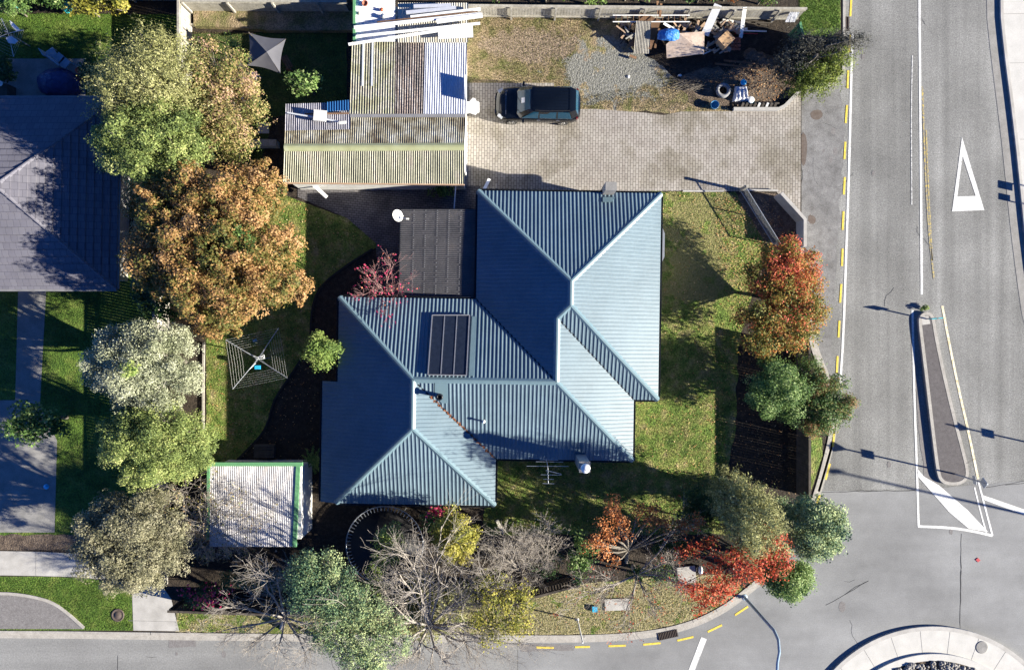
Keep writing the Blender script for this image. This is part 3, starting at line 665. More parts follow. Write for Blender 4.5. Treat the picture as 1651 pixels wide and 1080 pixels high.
def eave(a, b, out):
    o = Vector((*out, 0)); mb.beam(a + o * .075 - Vector((0, 0, .06)), b + o * .075 - Vector((0, 0, .06)), .012, .12); mb.beam(a + o * .03 - Vector((0, 0, .12)), b + o * .03 - Vector((0, 0, .12)), .09, .012)
    mb.beam(a + o * .09 - Vector((0, 0, .015)), b + o * .09 - Vector((0, 0, .015)), .02, .03)
for a, b, o in ((rA, rB, (0, 1)), (rB, rC, (1, 0)), (rC, rD, (0, -1)), (rD, rE, (1, 0)), (rE, rF, (0, -1)), (rF, rG, (1, 0)), (rG, rH1, (0, -1)), (rH, rI, (-1, 0)), (rK, rJ, (-1, 0)), (rK, rL, (0, 1)), (rA, rL, (-1, 0))): eave(a, b, o)
mb.build('guttering', M['gutter'], house)
ins = 14.0
mb = MB()
fp = [(uW1 + ins, vN1 + ins), (uE1 - ins, vN1 + ins), (uE1 - ins, vS1 - ins), (uE2 - ins, vS1 - ins), (uE2 - ins, vS2 - ins), (uE3 - ins, vS2 - ins), (uE3 - ins, vS3 - ins), (uW3 + ins, vS3 - ins), (uW3 + ins, vI + ins), (uW2 + ins, vI + ins), (uW2 + ins, vN2 + ins), (uW1 + ins, vN2 + ins)]
mb.prism([tuple(HU(u, v, 0)[:2]) for u, v in fp], LAND - .02, 2.28)
mb.build('wall', M['weatherboard'], house)
def window(u, v, horiz, wd=1.6, side=(0, 1)):
    c = HU(u, v, 1.45); o = Vector((side[0], side[1], 0)) * .02
    d = (wd, .06, 1.1) if horiz else (.06, wd, 1.1)
    m1 = MB(); m1.box(c + o, d, TH); f = m1.build('window', M['white'], house)
    m2 = MB(); d2 = (wd - .14, .02, .96) if horiz else (.02, wd - .14, .96); m2.box(c + o * 2.3, d2, TH); m2.build('pane', M['glass'], f)
for v in (-150, -60, 40): window(uE1 - ins, v, False, side=(1, 0))
window(uE2 - ins, 140, False, side=(1, 0))
for u in (40, 110): window(u, vS2 - ins, True, side=(0, -1))
for u in (-200, -110): window(u, vS3 - ins, True, side=(0, -1))
for u in (20, 130): window(u, vN1 + ins, True, side=(0, 1))
for v in (130, 210): window(uW3 + ins, v, False, side=(-1, 0))
# bay window with its own little hood
mb = MB(); bp = [HU(u, v, 2.3) for u, v in ((uE1 - ins, -180), (uE1 - 2, -180), (uE1 + 7.5, -157), (uE1 + 7.5, -122), (uE1 - 2, -100), (uE1 - ins, -100))]
mb.slab(bp, .08); bo = mb.build('bay_roof', M['galv'], house)
mb = MB(); mb.prism([tuple(p[:2]) for p in [HU(u, v, 0) for u, v in ((uE1 - ins, -176), (uE1 - 4, -176), (uE1 + 4, -154), (uE1 + 4, -125), (uE1 - 4, -104), (uE1 - ins, -104))]], .5, 2.21); mb.build('bay_window', M['white'], house)
# solar collector
def onN2(px, py, lift=0.0):
    z = 3.2
    for _ in range(6):
        p = P(px, py, z); v = -p.y * PXM; z = HE + (v - vN2 - .0157 * p.x * PXM) / PXM * PT + lift
    return P(px, py, z)
fr_ = [onN2(697, 508, .16), onN2(757, 508, .16), onN2(752, 605, .16), onN2(690, 604, .16)]
mb = MB(); mb.slab(fr_, .12); pan = mb.build('solar_panel', M['solar'], house)
mb = MB()
for a, b in ((0, 1), (1, 2), (2, 3), (3, 0)): mb.beam(fr_[a] + Vector((0, 0, .008)), fr_[b] + Vector((0, 0, .008)), .05, .05)
for k in (1 / 3, 2 / 3): mb.beam(fr_[0].lerp(fr_[1], k) + Vector((0, 0, .006)), fr_[3].lerp(fr_[2], k) + Vector((0, 0, .006)), .045, .03)
mb.build('panel_frame', M['alu'], pan)
mb = MB(); mb.slab([onN2(761, 510, .045), onN2(768, 510, .045), onN2(764, 606, .045), onN2(756, 606, .045)], .04); mb.build('flashing', M['ridge_blue'], pan)
# flue with flashing
def onS2(px, py, lift=0.0):
    z = 3.2
    for _ in range(6):
        p = P(px, py, z); v = -p.y * PXM - .0157 * p.x * PXM; z = HE + (vS2 - v) / PXM * PT + lift
    return P(px, py, z)
mb = MB(); mb.slab([onS2(701, 617, .045), onS2(722, 617, .045), onS2(722, 650, .045), onS2(712, 650, .045), onS2(701, 638, .045)], .04); fl = mb.build('flue', M['ridge_blue'], house)
b0 = onS2(711, 638); mb = MB(); mb.lathe((b0.x, b0.y, b0.z), [(.11, 0), (.11, .62), (.17, .62), (.17, .74), (.10, .76), (.09, .6), (0, .6)], 16); mb.build('flue_pipe', M['gutter'], fl)
b0 = onS2(780, 679); mb = MB(); mb.lathe(b0, [(.10, 0), (.07, .05), (.045, .06), (.045, .30), (.07, .30), (.07, .36), (0, .38)], 12); mb.build('vent_pipe', M['white'], house)
# chimneys
cb = P(935, 735, HE)
ch = MB(); ch.box((cb.x, cb.y - .12, 2.45), (.5, .5, 4.7), TH); cho = ch.build('chimney', M['galv'], house)
mb = MB(); mb.box((cb.x, cb.y - .12, 4.83), (.54, .54, .06), TH); mb.build('chimney_cap', M['dark_concrete'], cho)
mb = MB(); mb.lathe((cb.x, cb.y - .12, 4.87), [(.15, 0), (.15, .28), (.24, .30), (.22, .38), (.08, .46), (0, .47)], 16); mb.build('cowl', M['white'], cho)
cb = P(977, 315, HE); ch = MB(); ch.box((cb.x + .1, cb.y + .22, 1.9), (.56, .42, 3.6), TH); ch.build('chimney', M['dark_concrete'], house)
mb = MB(); mb.slab([P(972, 318, 2.66), P(992, 318, 2.66), P(986, 326, 2.78), P(972, 326, 2.78)], .06); mb.build('chimney_flashing', M['ridge_blue'], house)

# TV aerial on a mast at the eave
ab = P(880, 738, 2.45); ar = empty('tv_aerial', (ab.x, ab.y, 2.45), 'thin metal television aerial with many rods over the lower eave of the blue roof', 'aerial')
mb = MB(); top = Vector((ab.x, ab.y - .05, 4.4)); mb.tube([ab, top], .02); mb.tube([top, P(884, 779, 4.4)], .018); mb.build('mast', M['galv'], ar)
mb = MB()
for px0, px1, py in ((849, 917, 751), (864, 908, 744), (872, 905, 765), (876, 893, 772), (875, 894, 779), (870, 900, 741)): mb.tube([P(px0, py, 4.42), P(px1, py + .5, 4.42)], .012, 4)
mb.tube([P(880, 758, 4.5), P(905, 764, 4.5)], .015, 4); mb.build('rod', M['galv'], ar)
# satellite dish
sb = P(650, 348, 2.35); sdh = empty('satellite_dish', sb, 'white satellite dish on the corner of the dark lean-to roof', 'satellite dish')
mb = MB(); dc = P(641, 348, 2.9); R = Matrix.Rotation(math.radians(-62), 3, 'Y') @ Matrix.Rotation(0.2, 3, 'X')
R = Matrix.Rotation(math.radians(8), 3, 'Z') @ Matrix.Rotation(math.radians(42), 3, 'Y')
vs = []; n = 20
for j in range(6):
    rr = .31 * j / 5
    for k in range(n):
        a = 2 * math.pi * k / n; vs.append(dc + R @ Vector((rr * math.cos(a), rr * math.sin(a), .35 * rr * rr)))
mb.add(vs, [(j * n + k, j * n + (k + 1) % n, (j + 1) * n + (k + 1) % n, (j + 1) * n + k) for j in range(5) for k in range(n)], True); mb.build('dish', M['white'], sdh)
mb = MB(); mb.tube([dc, dc + Vector((.05, 0, -.3)), sb], .025); mb.tube([dc + Vector((0, 0, -.05)), P(656, 353, 3.0)], .02); mb.box(P(657, 353, 3.0), (.14, .08, .08)); mb.build('arm', M['dirty_white'], sdh)

# lean-to
lt = empty('lean_to', P(705, 410, LAND), 'open lean-to under dark grey corrugated sheet between the garage and the blue roof', 'lean-to')
LQ = [P(646, 338, 2.15), P(768, 338, 2.35), P(764, 479, 2.33), P(643, 479, 2.13)]
mb = MB(); corr(mb, [LQ[0], LQ[3], LQ[2], LQ[1]], 42, .026, 6); mb.build('roof_sheet', M['leantosheet'], lt)
mb = MB(); r = random.Random(8)
for k in range(5):
    u = .18 + k * .155
    for j in range(41):
        p = LQ[0].lerp(LQ[1], u).lerp(LQ[3].lerp(LQ[2], u), (j + .5) / 42)
        if r.random() < .8: mb.box(p + Vector((0, 0, .02)), (.05, .03, .02))
mb.build('screws', M['alu'], lt, kind='stuff')
mb = MB()
for a, b in ((0, 1), (0, 3), (3, 2)): mb.beam(LQ[a] - Vector((0, 0, .06)), LQ[b] - Vector((0, 0, .06)), .08, .1)
mb.build('frame', M['gutter'], lt)
for q in (LQ[0], LQ[3], LQ[0].lerp(LQ[3], .5)):
    mb = MB(); mb.beam((q.x + .1, q.y, LAND), (q.x + .1, q.y, 2.05), .09, .09); mb.build('post', M['dark_wood'], lt)

# ------------------------------------------------------------------ garage group
gar = empty('garage', P(640, 180, LAND), 'old garage with patched corrugated iron roofs in green, rust and zinc beside the paved driveway', 'garage')
def sheet(name, m, q, nw, amp=.03, parent=gar, **k):
    mb = MB(); corr(mb, q, nw, amp, **k); return mb.build(name, M[m], parent)
zE, zR = 2.35, 2.95
# front gable: ridge y 238, eaves 296 and 188
sheet('roof_sheet', 'green_tin', [P(459, 238, zR), P(749, 236, zR), P(749, 297, zE), P(457, 294, zE)], 82, seg=6)
sheet('roof_sheet', 'mossy_tin2', [P(459, 237, zR), P(749, 235, zR), P(751, 186, 2.5), P(461, 186, 2.5)], 82, seg=6)
sheet('roof_sheet', 'dull_tin', [P(460, 211, 2.78), P(565, 209, 2.80), P(565, 165, 2.48), P(461, 168, 2.48)], 30, seg=6)
sheet('roof_sheet', 'blue_sheet', [P(528, 180, 2.68), P(565, 178, 2.68), P(565, 161, 2.58), P(528, 165, 2.58)], 9, seg=6)
mb = MB(); cap(mb, P(458, 237.5, zR + .02), P(749, 236, zR + .02), .2, .05); mb.build('ridge_capping', M['green_flash'], gar)
mb = MB(); mb.beam(P(564, 187, 2.6), P(751, 187, 2.6), .16, .10); mb.build('ridge_capping', M['flash'], gar)
mb = MB(); mb.beam(P(457, 295.5, 2.28), P(749, 298, 2.28), .06, .16); mb.build('fascia', M['tan_wood'], gar)
# upper section
U0, U1 = 2.62, 2.42
def uq(x0, x1, x0b=None, x1b=None): return [P(x0, 68, U1 + .12), P(x1, 68, U1 + .12), P(x1b or x1, 186, U0), P(x0b or x0, 186, U0)]
sheet('roof_sheet', 'mossy_tin', uq(568, 640, 564, 638), 18, seg=8)
sheet('roof_sheet', 'rusty_tin', uq(639, 686, 637, 683), 12, seg=8)
sheet('roof_sheet', 'zinc_tin', uq(685, 753, 682, 751), 18, .018, seg=8)
for x in (586, 601):
    mb = MB(); mb.beam(P(x, 68, 2.585), P(x - 1.5, 139, 2.63), .09, .012); mb.build('clear_strip', M['clear_sheet'], gar)
# back sections
sheet('roof_sheet', 'white_tin', [P(573, 0, 2.7), P(573, 68, 2.7), P(637, 68, 2.6), P(637, 0, 2.6)], 19, .018, seg=6)
sheet('roof_sheet', 'white_tin', [P(573, -70, 2.7), P(573, 0, 2.7), P(637, 0, 2.6), P(637, -70, 2.6)], 19, .018, seg=6)
sheet('roof_sheet', 'beige_tin', [P(642, 5, 2.5), P(755, 5, 2.5), P(755, 69, 2.6), P(642, 69, 2.6)], 30, .018, seg=6)
mb = MB(); mb.beam(P(571.5, -60, 2.72), P(571.5, 68, 2.72), .13, .14); mb.build('barge_board', M['green_trim'], gar)
mb = MB()
g_ = lambda pts: [tuple(P(x, y, 2.4)[:2]) for x, y in pts]
mb.prism(g_([(463, 196), (745, 194), (745, 291), (463, 291)]), 0.08, 2.2)
mb.prism(g_([(570, 10), (748, 10), (748, 193), (570, 193)]), 0.08, 2.3)
mb.build('wall', M['dirty_white'], gar)
mb = MB(); mb.box(P(751.5, 141.5, 2.86), (.04, 1.16, .44)); mb.build('parapet_board', M['white'], gar)
mb = MB(); mb.box(P(749.2, 241, 1.15) + Vector((.02, 0, 0)), (.05, 2.5, 2.1)); mb.build('garage_door', M['white'], gar)
mb = MB(); mb.box(P(749.5, 130, 1.15) + Vector((.02, 0, 0)), (.05, 2.5, 2.1)); mb.build('garage_door', M['white'], gar)
# broken white board by the car
mb = MB(); wp = [(752, 164), (757, 164), (762, 158), (766, 159), (768, 163), (773, 165), (773, 181), (769, 182), (767, 185), (762, 184), (758, 182), (752, 183)]
mb.slab([P(x, y, 2.15) for x, y in wp], .06); mb.build('board', M['white'], at=P(760, 172, 2.1), label='white torn edged board sticking out from the garage wall in front of the black car', cat='board')
# things lying on garage roofs
def plank(name, a, b, w, t, m, label, cat='plank', group=None):
    mb = MB(); mb.beam(a, b, w, t); c = (Vector(a) + Vector(b)) / 2; return mb.build(name, M[m], at=c, label=label, cat=cat, group=group)
gp = 'white lengths lying across the garage roofs'
plank('gutter_length', P(562, 72, 2.95), P(706, 50, 2.95), .12, .08, 'white', 'lowest of the long white lengths on the garage roof, its end overhanging on the left', 'gutter length', gp)
plank('gutter_length', P(575, 59, 2.98), P(774, 38, 2.98), .11, .08, 'white', 'long white length lying just above the lowest one on the garage roof', 'gutter length', gp)
plank('gutter_length', P(571, 45, 3.0), P(775, 23, 3.0), .15, .09, 'white', 'longest and topmost white length on the garage roof, crossing the whole roof', 'gutter length', gp)
plank('gutter_length', P(608, 36, 2.9), P(770, 19, 3.0), .05, .05, 'brown_wood', 'thin brown batten along the topmost white length on the garage roof', 'batten', gp)
plank('gutter_length', P(662, 28, 2.9), P(775, 15, 2.9), .13, .09, 'white', 'short wide white length above the others near the fence', 'gutter length', gp)
plank('gutter_length', P(655, 21, 2.8), P(735, 13, 2.8), .17, .1, 'zinc_tin', 'grey metal length on the beige iron roof near the fence', 'gutter length', gp)
plank('gutter_length', P(667, 11, 2.8), P(727, 9, 2.8), .17, .08, 'zinc_tin', 'short grey metal length nearest the back fence on the beige roof', 'gutter length', gp)
plank('gutter_length', P(704, 35, 3.06), P(778, 25, 3.06), .22, .07, 'white', 'wide white length stacked on the right end of the others', 'gutter length', gp)
mb = MB(); corr(mb, [P(706, 43, 2.95), P(707, 64, 2.95), P(763, 61, 2.95), P(762, 39, 2.95)], 6, .015); mb.build('loose_sheet', M['white'], at=P(735, 52, 2.95), label='loose white corrugated sheet at the right end of the white lengths', cat='roofing sheet')
mb = MB(); mb.box(P(516, 187, 2.95), (.62, .54, .16), -.1); mb.build('white_box', M['dirty_white'], at=P(516, 187, 2.9), label='small square white box on the dull grey iron roof patch', cat='box')
plank('batten', P(463, 182, 2.85), P(556, 198, 2.92), .07, .06, 'clear_sheet', 'thin white batten slanting across the dull grey roof patch', 'batten')
plank('batten', P(492, 184, 2.78), P(562, 183, 2.8), .07, .05, 'brown_wood', 'thin brown batten lying across the dull grey roof patch', 'batten')
mb = MB(); mb.box(P(552, 198, 3.0), (.36, .12, .1), .1); mb.build('white_block', M['dirty_white'], at=P(552, 198, 3.0), label='small white block at the end of the white batten', cat='block')
mb = MB(); c = P(589, 7, 2.75); mb.lathe(c, [(.0, .02), (.14, .02), (.16, .12), (.13, .12), (.11, .06), (0, .06)], 14); mb.build('pot', M['terracotta'], at=c, label='round red pot on the white iron roof at the top edge', cat='pot')
mb = MB(); c = P(616, 17, 2.7); mb.lathe(c, [(0, 0), (.08, 0), (.10, .1), (0, .13)], 10); mb.build('pot', M['orange_plastic'], at=c, label='tiny orange pot on the white iron roof', cat='pot')
mb = MB(); c = P(618, 28, 2.7); mb.lathe(c, [(0, 0), (.11, 0), (.12, .16), (0, .18)], 10); mb.build('tin', M['galv'], at=c, label='grey tin on the white iron roof above the white lengths', cat='tin')
mb = MB(); mb.lathe(P(579, 22, 2.7), [(0, 0), (.09, 0), (.06, .1), (0, .12)], 8); mb.build('stone', M['rock'], at=P(579, 22, 2.7), label='small dark stone by the green edge of the white iron roof', cat='stone')
# open gate leaves between the garage and the house
mb = MB(); mb.beam(P(504, 297, 1.0), P(527, 318, .9), .18, .06); mb.build('downpipe', M['white'], at=P(515, 307, .9), label='white downpipe slanting out below the green garage roof', cat='downpipe')
mb = MB(); mb.beam(P(780, 307, 1.6), P(789, 289, 1.2), .16, .06); mb.build('downpipe', M['white'], at=P(785, 298, 1.2), label='white downpipe beside the top left corner of the blue roof', cat='downpipe')
mb = MB(); mb.beam(P(735, 298, 1.9), P(732, 338, 1.9), .05, .07); mb.build('beam', M['dirty_white'], at=P(733, 318, 1.9), label='thin pale beam joining the green garage roof to the lean-to', cat='beam')

# ------------------------------------------------------------------ small garden shed
sh = empty('garden_shed', P(412, 812, LAND), 'small shed with white corrugated roof and green edges at the lower left of the house', 'shed')
z0 = 2.25
mb = MB(); corr(mb, [P(340, 751, z0), P(478, 751, z0), P(473, 881, z0 - .15), P(338, 881, z0 - .15)], 46, .016, 6); mb.build('roof_sheet', M['shed_tin'], sh)
mb = MB(); mb.beam(P(335, 748, z0 + .03), P(488, 748, z0 + .03), .2, .12); mb.beam(P(481, 748, z0 + .02), P(475, 881, z0 - .13), .2, .1); mb.beam(P(336.5, 748, z0 + .02), P(335, 870, z0 - .13), .13, .1); mb.build('barge_board', M['green_trim'], sh)
mb = MB(); mb.prism([tuple(P(x, y, z0)[:2]) for x, y in ((342, 753), (484, 753), (484, 870), (342, 870))], .08, z0 - .14); mb.build('wall', M['dirty_white'], sh)

# ------------------------------------------------------------------ neighbour's house with tiled hip roof
nh = empty('neighbour_house', P(60, 310, LAND), 'neighbouring house with a purple grey tiled hip roof at the left edge', 'house')
nE, ny0, ny1, nx1 = 2.5, 158, 466, 191
half = (ny1 - ny0) / 2 / PXM * (CAMH - nE) / CAMH; nPT = math.tan(math.radians(21))
nzr = nE + half * nPT
a_ = P(nx1 + 2, ny0, nE); b_ = P(nx1 - 3, ny1, nE); my = (a_.y + b_.y) / 2
rid = Vector(((a_.x + b_.x) / 2 - half, my, nzr)); rid2 = rid + Vector((-9, 0, 0)); c_ = Vector((rid2.x - half, a_.y, nE)); d_ = Vector((rid2.x - half, b_.y, nE))
def clip(poly, f):                                 # keep the part of a polygon where f >= 0
    out = []
    for i in range(len(poly)):
        p, q = poly[i], poly[(i + 1) % len(poly)]; fp_, fq = f(p), f(q)
        if fp_ >= 0: out.append(p)
        if (fp_ >= 0) != (fq >= 0): out.append(p.lerp(q, fp_ / (fp_ - fq)))
    return out
def tiled(mb, pts, course=.36, step=.055):
    pts = [Vector(p) for p in pts]; n, a = plane_of(pts); up = Vector((-n.x * n.z, -n.y * n.z, n.x ** 2 + n.y ** 2)).normalized()
    t0 = min(p.dot(up) for p in pts); t1 = max(p.dot(up) for p in pts); t = t0
    while t < t1:
        q = clip(pts, lambda p: p.dot(up) - t); q = clip(q, lambda p: t + course - p.dot(up)) if q else q
        if len(q) > 2:
            lift = [p + n * step * (1 - (p.dot(up) - t) / course) for p in q]
            mb.sheet(lift); m = len(q)
            for i in range(m):
                if abs(q[i].dot(up) - t) < 1e-4 and abs(q[(i + 1) % m].dot(up) - t) < 1e-4:
                    mb.add([q[i], q[(i + 1) % m], lift[(i + 1) % m], lift[i]], [(0, 1, 2, 3)])
        t += course
mb = MB()
for f in ((a_, c_, rid2, rid), (b_, a_, rid), (d_, b_, rid, rid2), (c_, d_, rid2)): tiled(mb, f)
nr = mb.build('roof', M['tile_roof'], nh)
mb = MB()
for p, q in ((rid, rid2), (a_, rid), (b_, rid), (rid2, c_), (rid2, d_)): cap(mb, p, q, .12, .09)
mb.build('ridge_tiles', M['tile_roof'], nr)
mb = MB()
for p, q, o in ((a_, b_, (1, 0)), (b_, d_, (0, -1)), (a_, c_, (0, 1))):
    o = Vector((*o, 0)); mb.beam(p + o * .06 - Vector((0, 0, .05)), q + o * .06 - Vector((0, 0, .05)), .11, .1)
mb.build('guttering', M['flash'], nh)
mb = MB(); mb.prism([(c_.x + .6, c_.y - .6), (a_.x - .75, a_.y - .6), (b_.x - .75, b_.y + .6), (d_.x + .6, d_.y + .6)], .08, 2.45); mb.build('wall', M['dark_concrete'], nh)  # dark material puts the tree's shade into the wall colour

# ------------------------------------------------------------------ fences and walls
def fence(a, b, h, label, m='grey_wood', gap=.012, bw=.15, post=2.4, side=1, rails=2, z=LAND, group=None, capped=True, out=.08):
    """paling fence from a to b (ground points); posts and rails on its left when side = 1"""
    a = Vector((a.x, a.y, 0)); b = Vector((b.x, b.y, 0)); d = b - a; L = d.length; d.normalize(); n = Vector((-d.y, d.x, 0)) * side
    f = empty('fence', (a + b) / 2 + Vector((0, 0, z)), label, 'fence', group)
    mb = MB(); k = int(L / (bw + gap)); an = math.atan2(d.y, d.x); r = random.Random(int(L * 97))
    for i in range(k):
        c = a + d * ((i + .5) * (bw + gap)); bw_ = bw - (r.uniform(.006, .020) if (m == 'dark_wood' and r.random() < .15) else 0); hh_ = h + r.uniform(-.015, .015); mb.box((c.x, c.y, z + hh_ / 2), (bw_, .02, hh_), an)
    mb.build('palings', M[m], f)
    for q in range(rails):
        zz = z + h * (.15 + .72 * q / max(rails - 1, 1)); mb = MB(); o = n * .035; mb.beam(a + o + Vector((0, 0, zz)), b + o + Vector((0, 0, zz)), .045, .09); mb.build('rail', M[m], f)
    if capped:
        mb = MB(); mb.beam(a + n * .02 + Vector((0, 0, z + h + .02)), b + n * .02 + Vector((0, 0, z + h + .02)), .12, .035); mb.build('capping', M[m], f)
    for i in range(int(L / post) + 1):
        c = a + d * min(i * post + .1, L - .05) + n * out; mb = MB(); mb.box((c.x, c.y, z + h * .48), (.1, .1, h * .98), an); mb.build('post', M[m], f)
    return f
fence(P(312, 24), P(570, 25), 1.5, 'long grey paling back fence behind the brown planting bed', side=-1)
fence(P(752, 29), P(1283, 34), 1.35, 'long grey paling back fence behind the dry yard and the scrap pile', side=-1, out=.12)
fence(P(311, 8), P(311, 235), 1.6, 'grey side fence with trellis top running down from the back fence at upper left', side=1)
fence(P(275, 470), P(272, 940), 1.7, 'grey side fence hidden among the trees between the two plots', side=1)
fence(P(-60, 2), P(300, 3), 1.5, 'grey fence behind the yellow green shrubs at the top left corner', side=-1)
fence(P(1283, 556), P(1283, 795), 1.62, 'dark paling fence along the road side of the right lawn', m='dark_wood', gap=.007, bw=.14, side=1)
fence(P(855, 950), P(932, 930), 1.2, 'short dark picket fence beside the grass verge at the bottom', m='dark_wood', gap=.06, bw=.1, side=1)
fence(P(560, 975), P(848, 955), 1.4, 'dark paling fence hidden under the bare trees along the lower verge', m='dark_wood', side=1)
fence(P(292, 968), P(556, 977), 1.4, 'dark paling fence along the lower verge below the small shed', m='dark_wood', side=1)
fence(P(1272, 56), P(1284, 110), 1.4, 'green painted fence panel at the right end of the scrap pile', m='green_trim', gap=.004, side=-1)
def wall_run(line, h, w, m, label, z=.0, cat='wall', name='garden_wall'):
    t = empty(name, P(*line[len(line) // 2]), label, cat); pts = G(line)
    mb = MB(); mb.ribbon(pts, -w / 2, w / 2, z, z + h - .06); mb.build('wall_blocks', M[m], t)
    mb = MB(); mb.ribbon(pts, -w / 2 - .02, w / 2 + .02, z + h - .06, z + h); mb.build('coping', M[m], t); return t
wall_run([(1247, 318), (1284, 359), (1284, 402)], 1.15, .13, 'concrete', 'low bent concrete block wall at the corner of the paved driveway')
wall_run([(1284, 404), (1284, 470)], .8, .16, 'concrete', 'straight low concrete wall partly hidden by the orange tree')
wall_run([(1288, 148), (1278, 158), (1262, 174), (1252, 179), (1180, 179)], .35, .14, 'concrete', 'low curved concrete edging round the leafy dirt at the driveway mouth')
wall_run([(1100, 309), (1166, 309)], .15, .05, 'concrete', 'white timber edging between the paved driveway and the right lawn', cat='edging', name='edging')
wall_run([(1200, 308), (1251, 309)], .3, .05, 'concrete', 'thin white rail beside the chain link fence at the driveway', cat='edging', name='edging')
wall_run([(312, 45), (372, 47), (430, 52), (490, 52), (568, 52)], .42, .06, 'grey_wood', 'low board edging below the brown planting bed at the top', cat='edging', name='edging')
wall_run([(331, 552), (330, 640), (330, 740)], .22, .07, 'grey_wood', 'low pale board edging along the left lawn beside the white leaved tree', cat='edging', name='edging')
wall_run([(385, 235), (452, 236)], .7, .32, 'grey_wood', 'short wooden retaining wall between the leafy tree and the garage', cat='retaining wall', name='retaining_wall')
eg = smooth(G([(602, 402), (560, 428), (516, 462), (503, 500), (502, 555), (470, 605), (442, 645), (432, 690), (400, 725), (372, 752)]), 2)
mb = MB(); mb.ribbon(eg, -.05, .05, .08, .2); mb.build('edging', M['rubber'], label='thin black curved lawn edging left of the house', cat='edging')

# chain link fence panel
t = empty('chain_link_fence', P(1219, 350, LAND), 'waist high chain link fence with pale rails slanting across the leafy lawn corner', 'fence')
a, b = P(1191, 306), P(1247, 397); 
for nm, z in (('rail', 1.02), ('rail', .14)):
    mb = MB(); mb.tube([Vector((a.x, a.y, z)), Vector((b.x, b.y, z))], .024, 6); mb.build(nm, M['galv'], t)
for k in (0, .5, 1):
    q = a.lerp(b, k); mb = MB(); mb.tube([(q.x, q.y, .05), (q.x, q.y, 1.06)], .03, 6); mb.build('post', M['galv'], t)
mb = MB(); L_ = (b - a).length; d = (b - a).normalized(); nn = int(L_ / .11)
for i in range(nn + 8):
    for sg in (1, -1):
        x0 = i * .11 - (.88 if sg > 0 else 0); x1 = x0 + sg * .88; z0_, z1_ = .14, 1.02
        if x1 < x0: pass
        pa, pb = (x0, z0_), (x1, z1_)
        # clip to the panel
        def cl(p, q):
            if p[0] < 0: f = (0 - p[0]) / (q[0] - p[0]); p = (0, p[1] + (q[1] - p[1]) * f)
            if p[0] > L_: f = (L_ - p[0]) / (q[0] - p[0]); p = (L_, p[1] + (q[1] - p[1]) * f)
            return p
        if max(pa[0], pb[0]) <= 0 or min(pa[0], pb[0]) >= L_: continue
        pa, pb = cl(pa, pb), cl(pb, pa)
        mb.tube([(a.x + d.x * pa[0], a.y + d.y * pa[0], pa[1]), (a.x + d.x * pb[0], a.y + d.y * pb[0], pb[1])], .0035, 3, cap=False)
mb.build('mesh', M['galv'], t)
# gate post group at the driveway end of the chain link fence
mb = MB(); q = P(1193, 308); mb.beam((q.x, q.y, .1), (q.x, q.y, 1.25), .14, .14); mb.build('gate_post', M['grey_wood'], at=(q.x, q.y, .1), label='short square timber post at the driveway end of the chain link fence', cat='post')

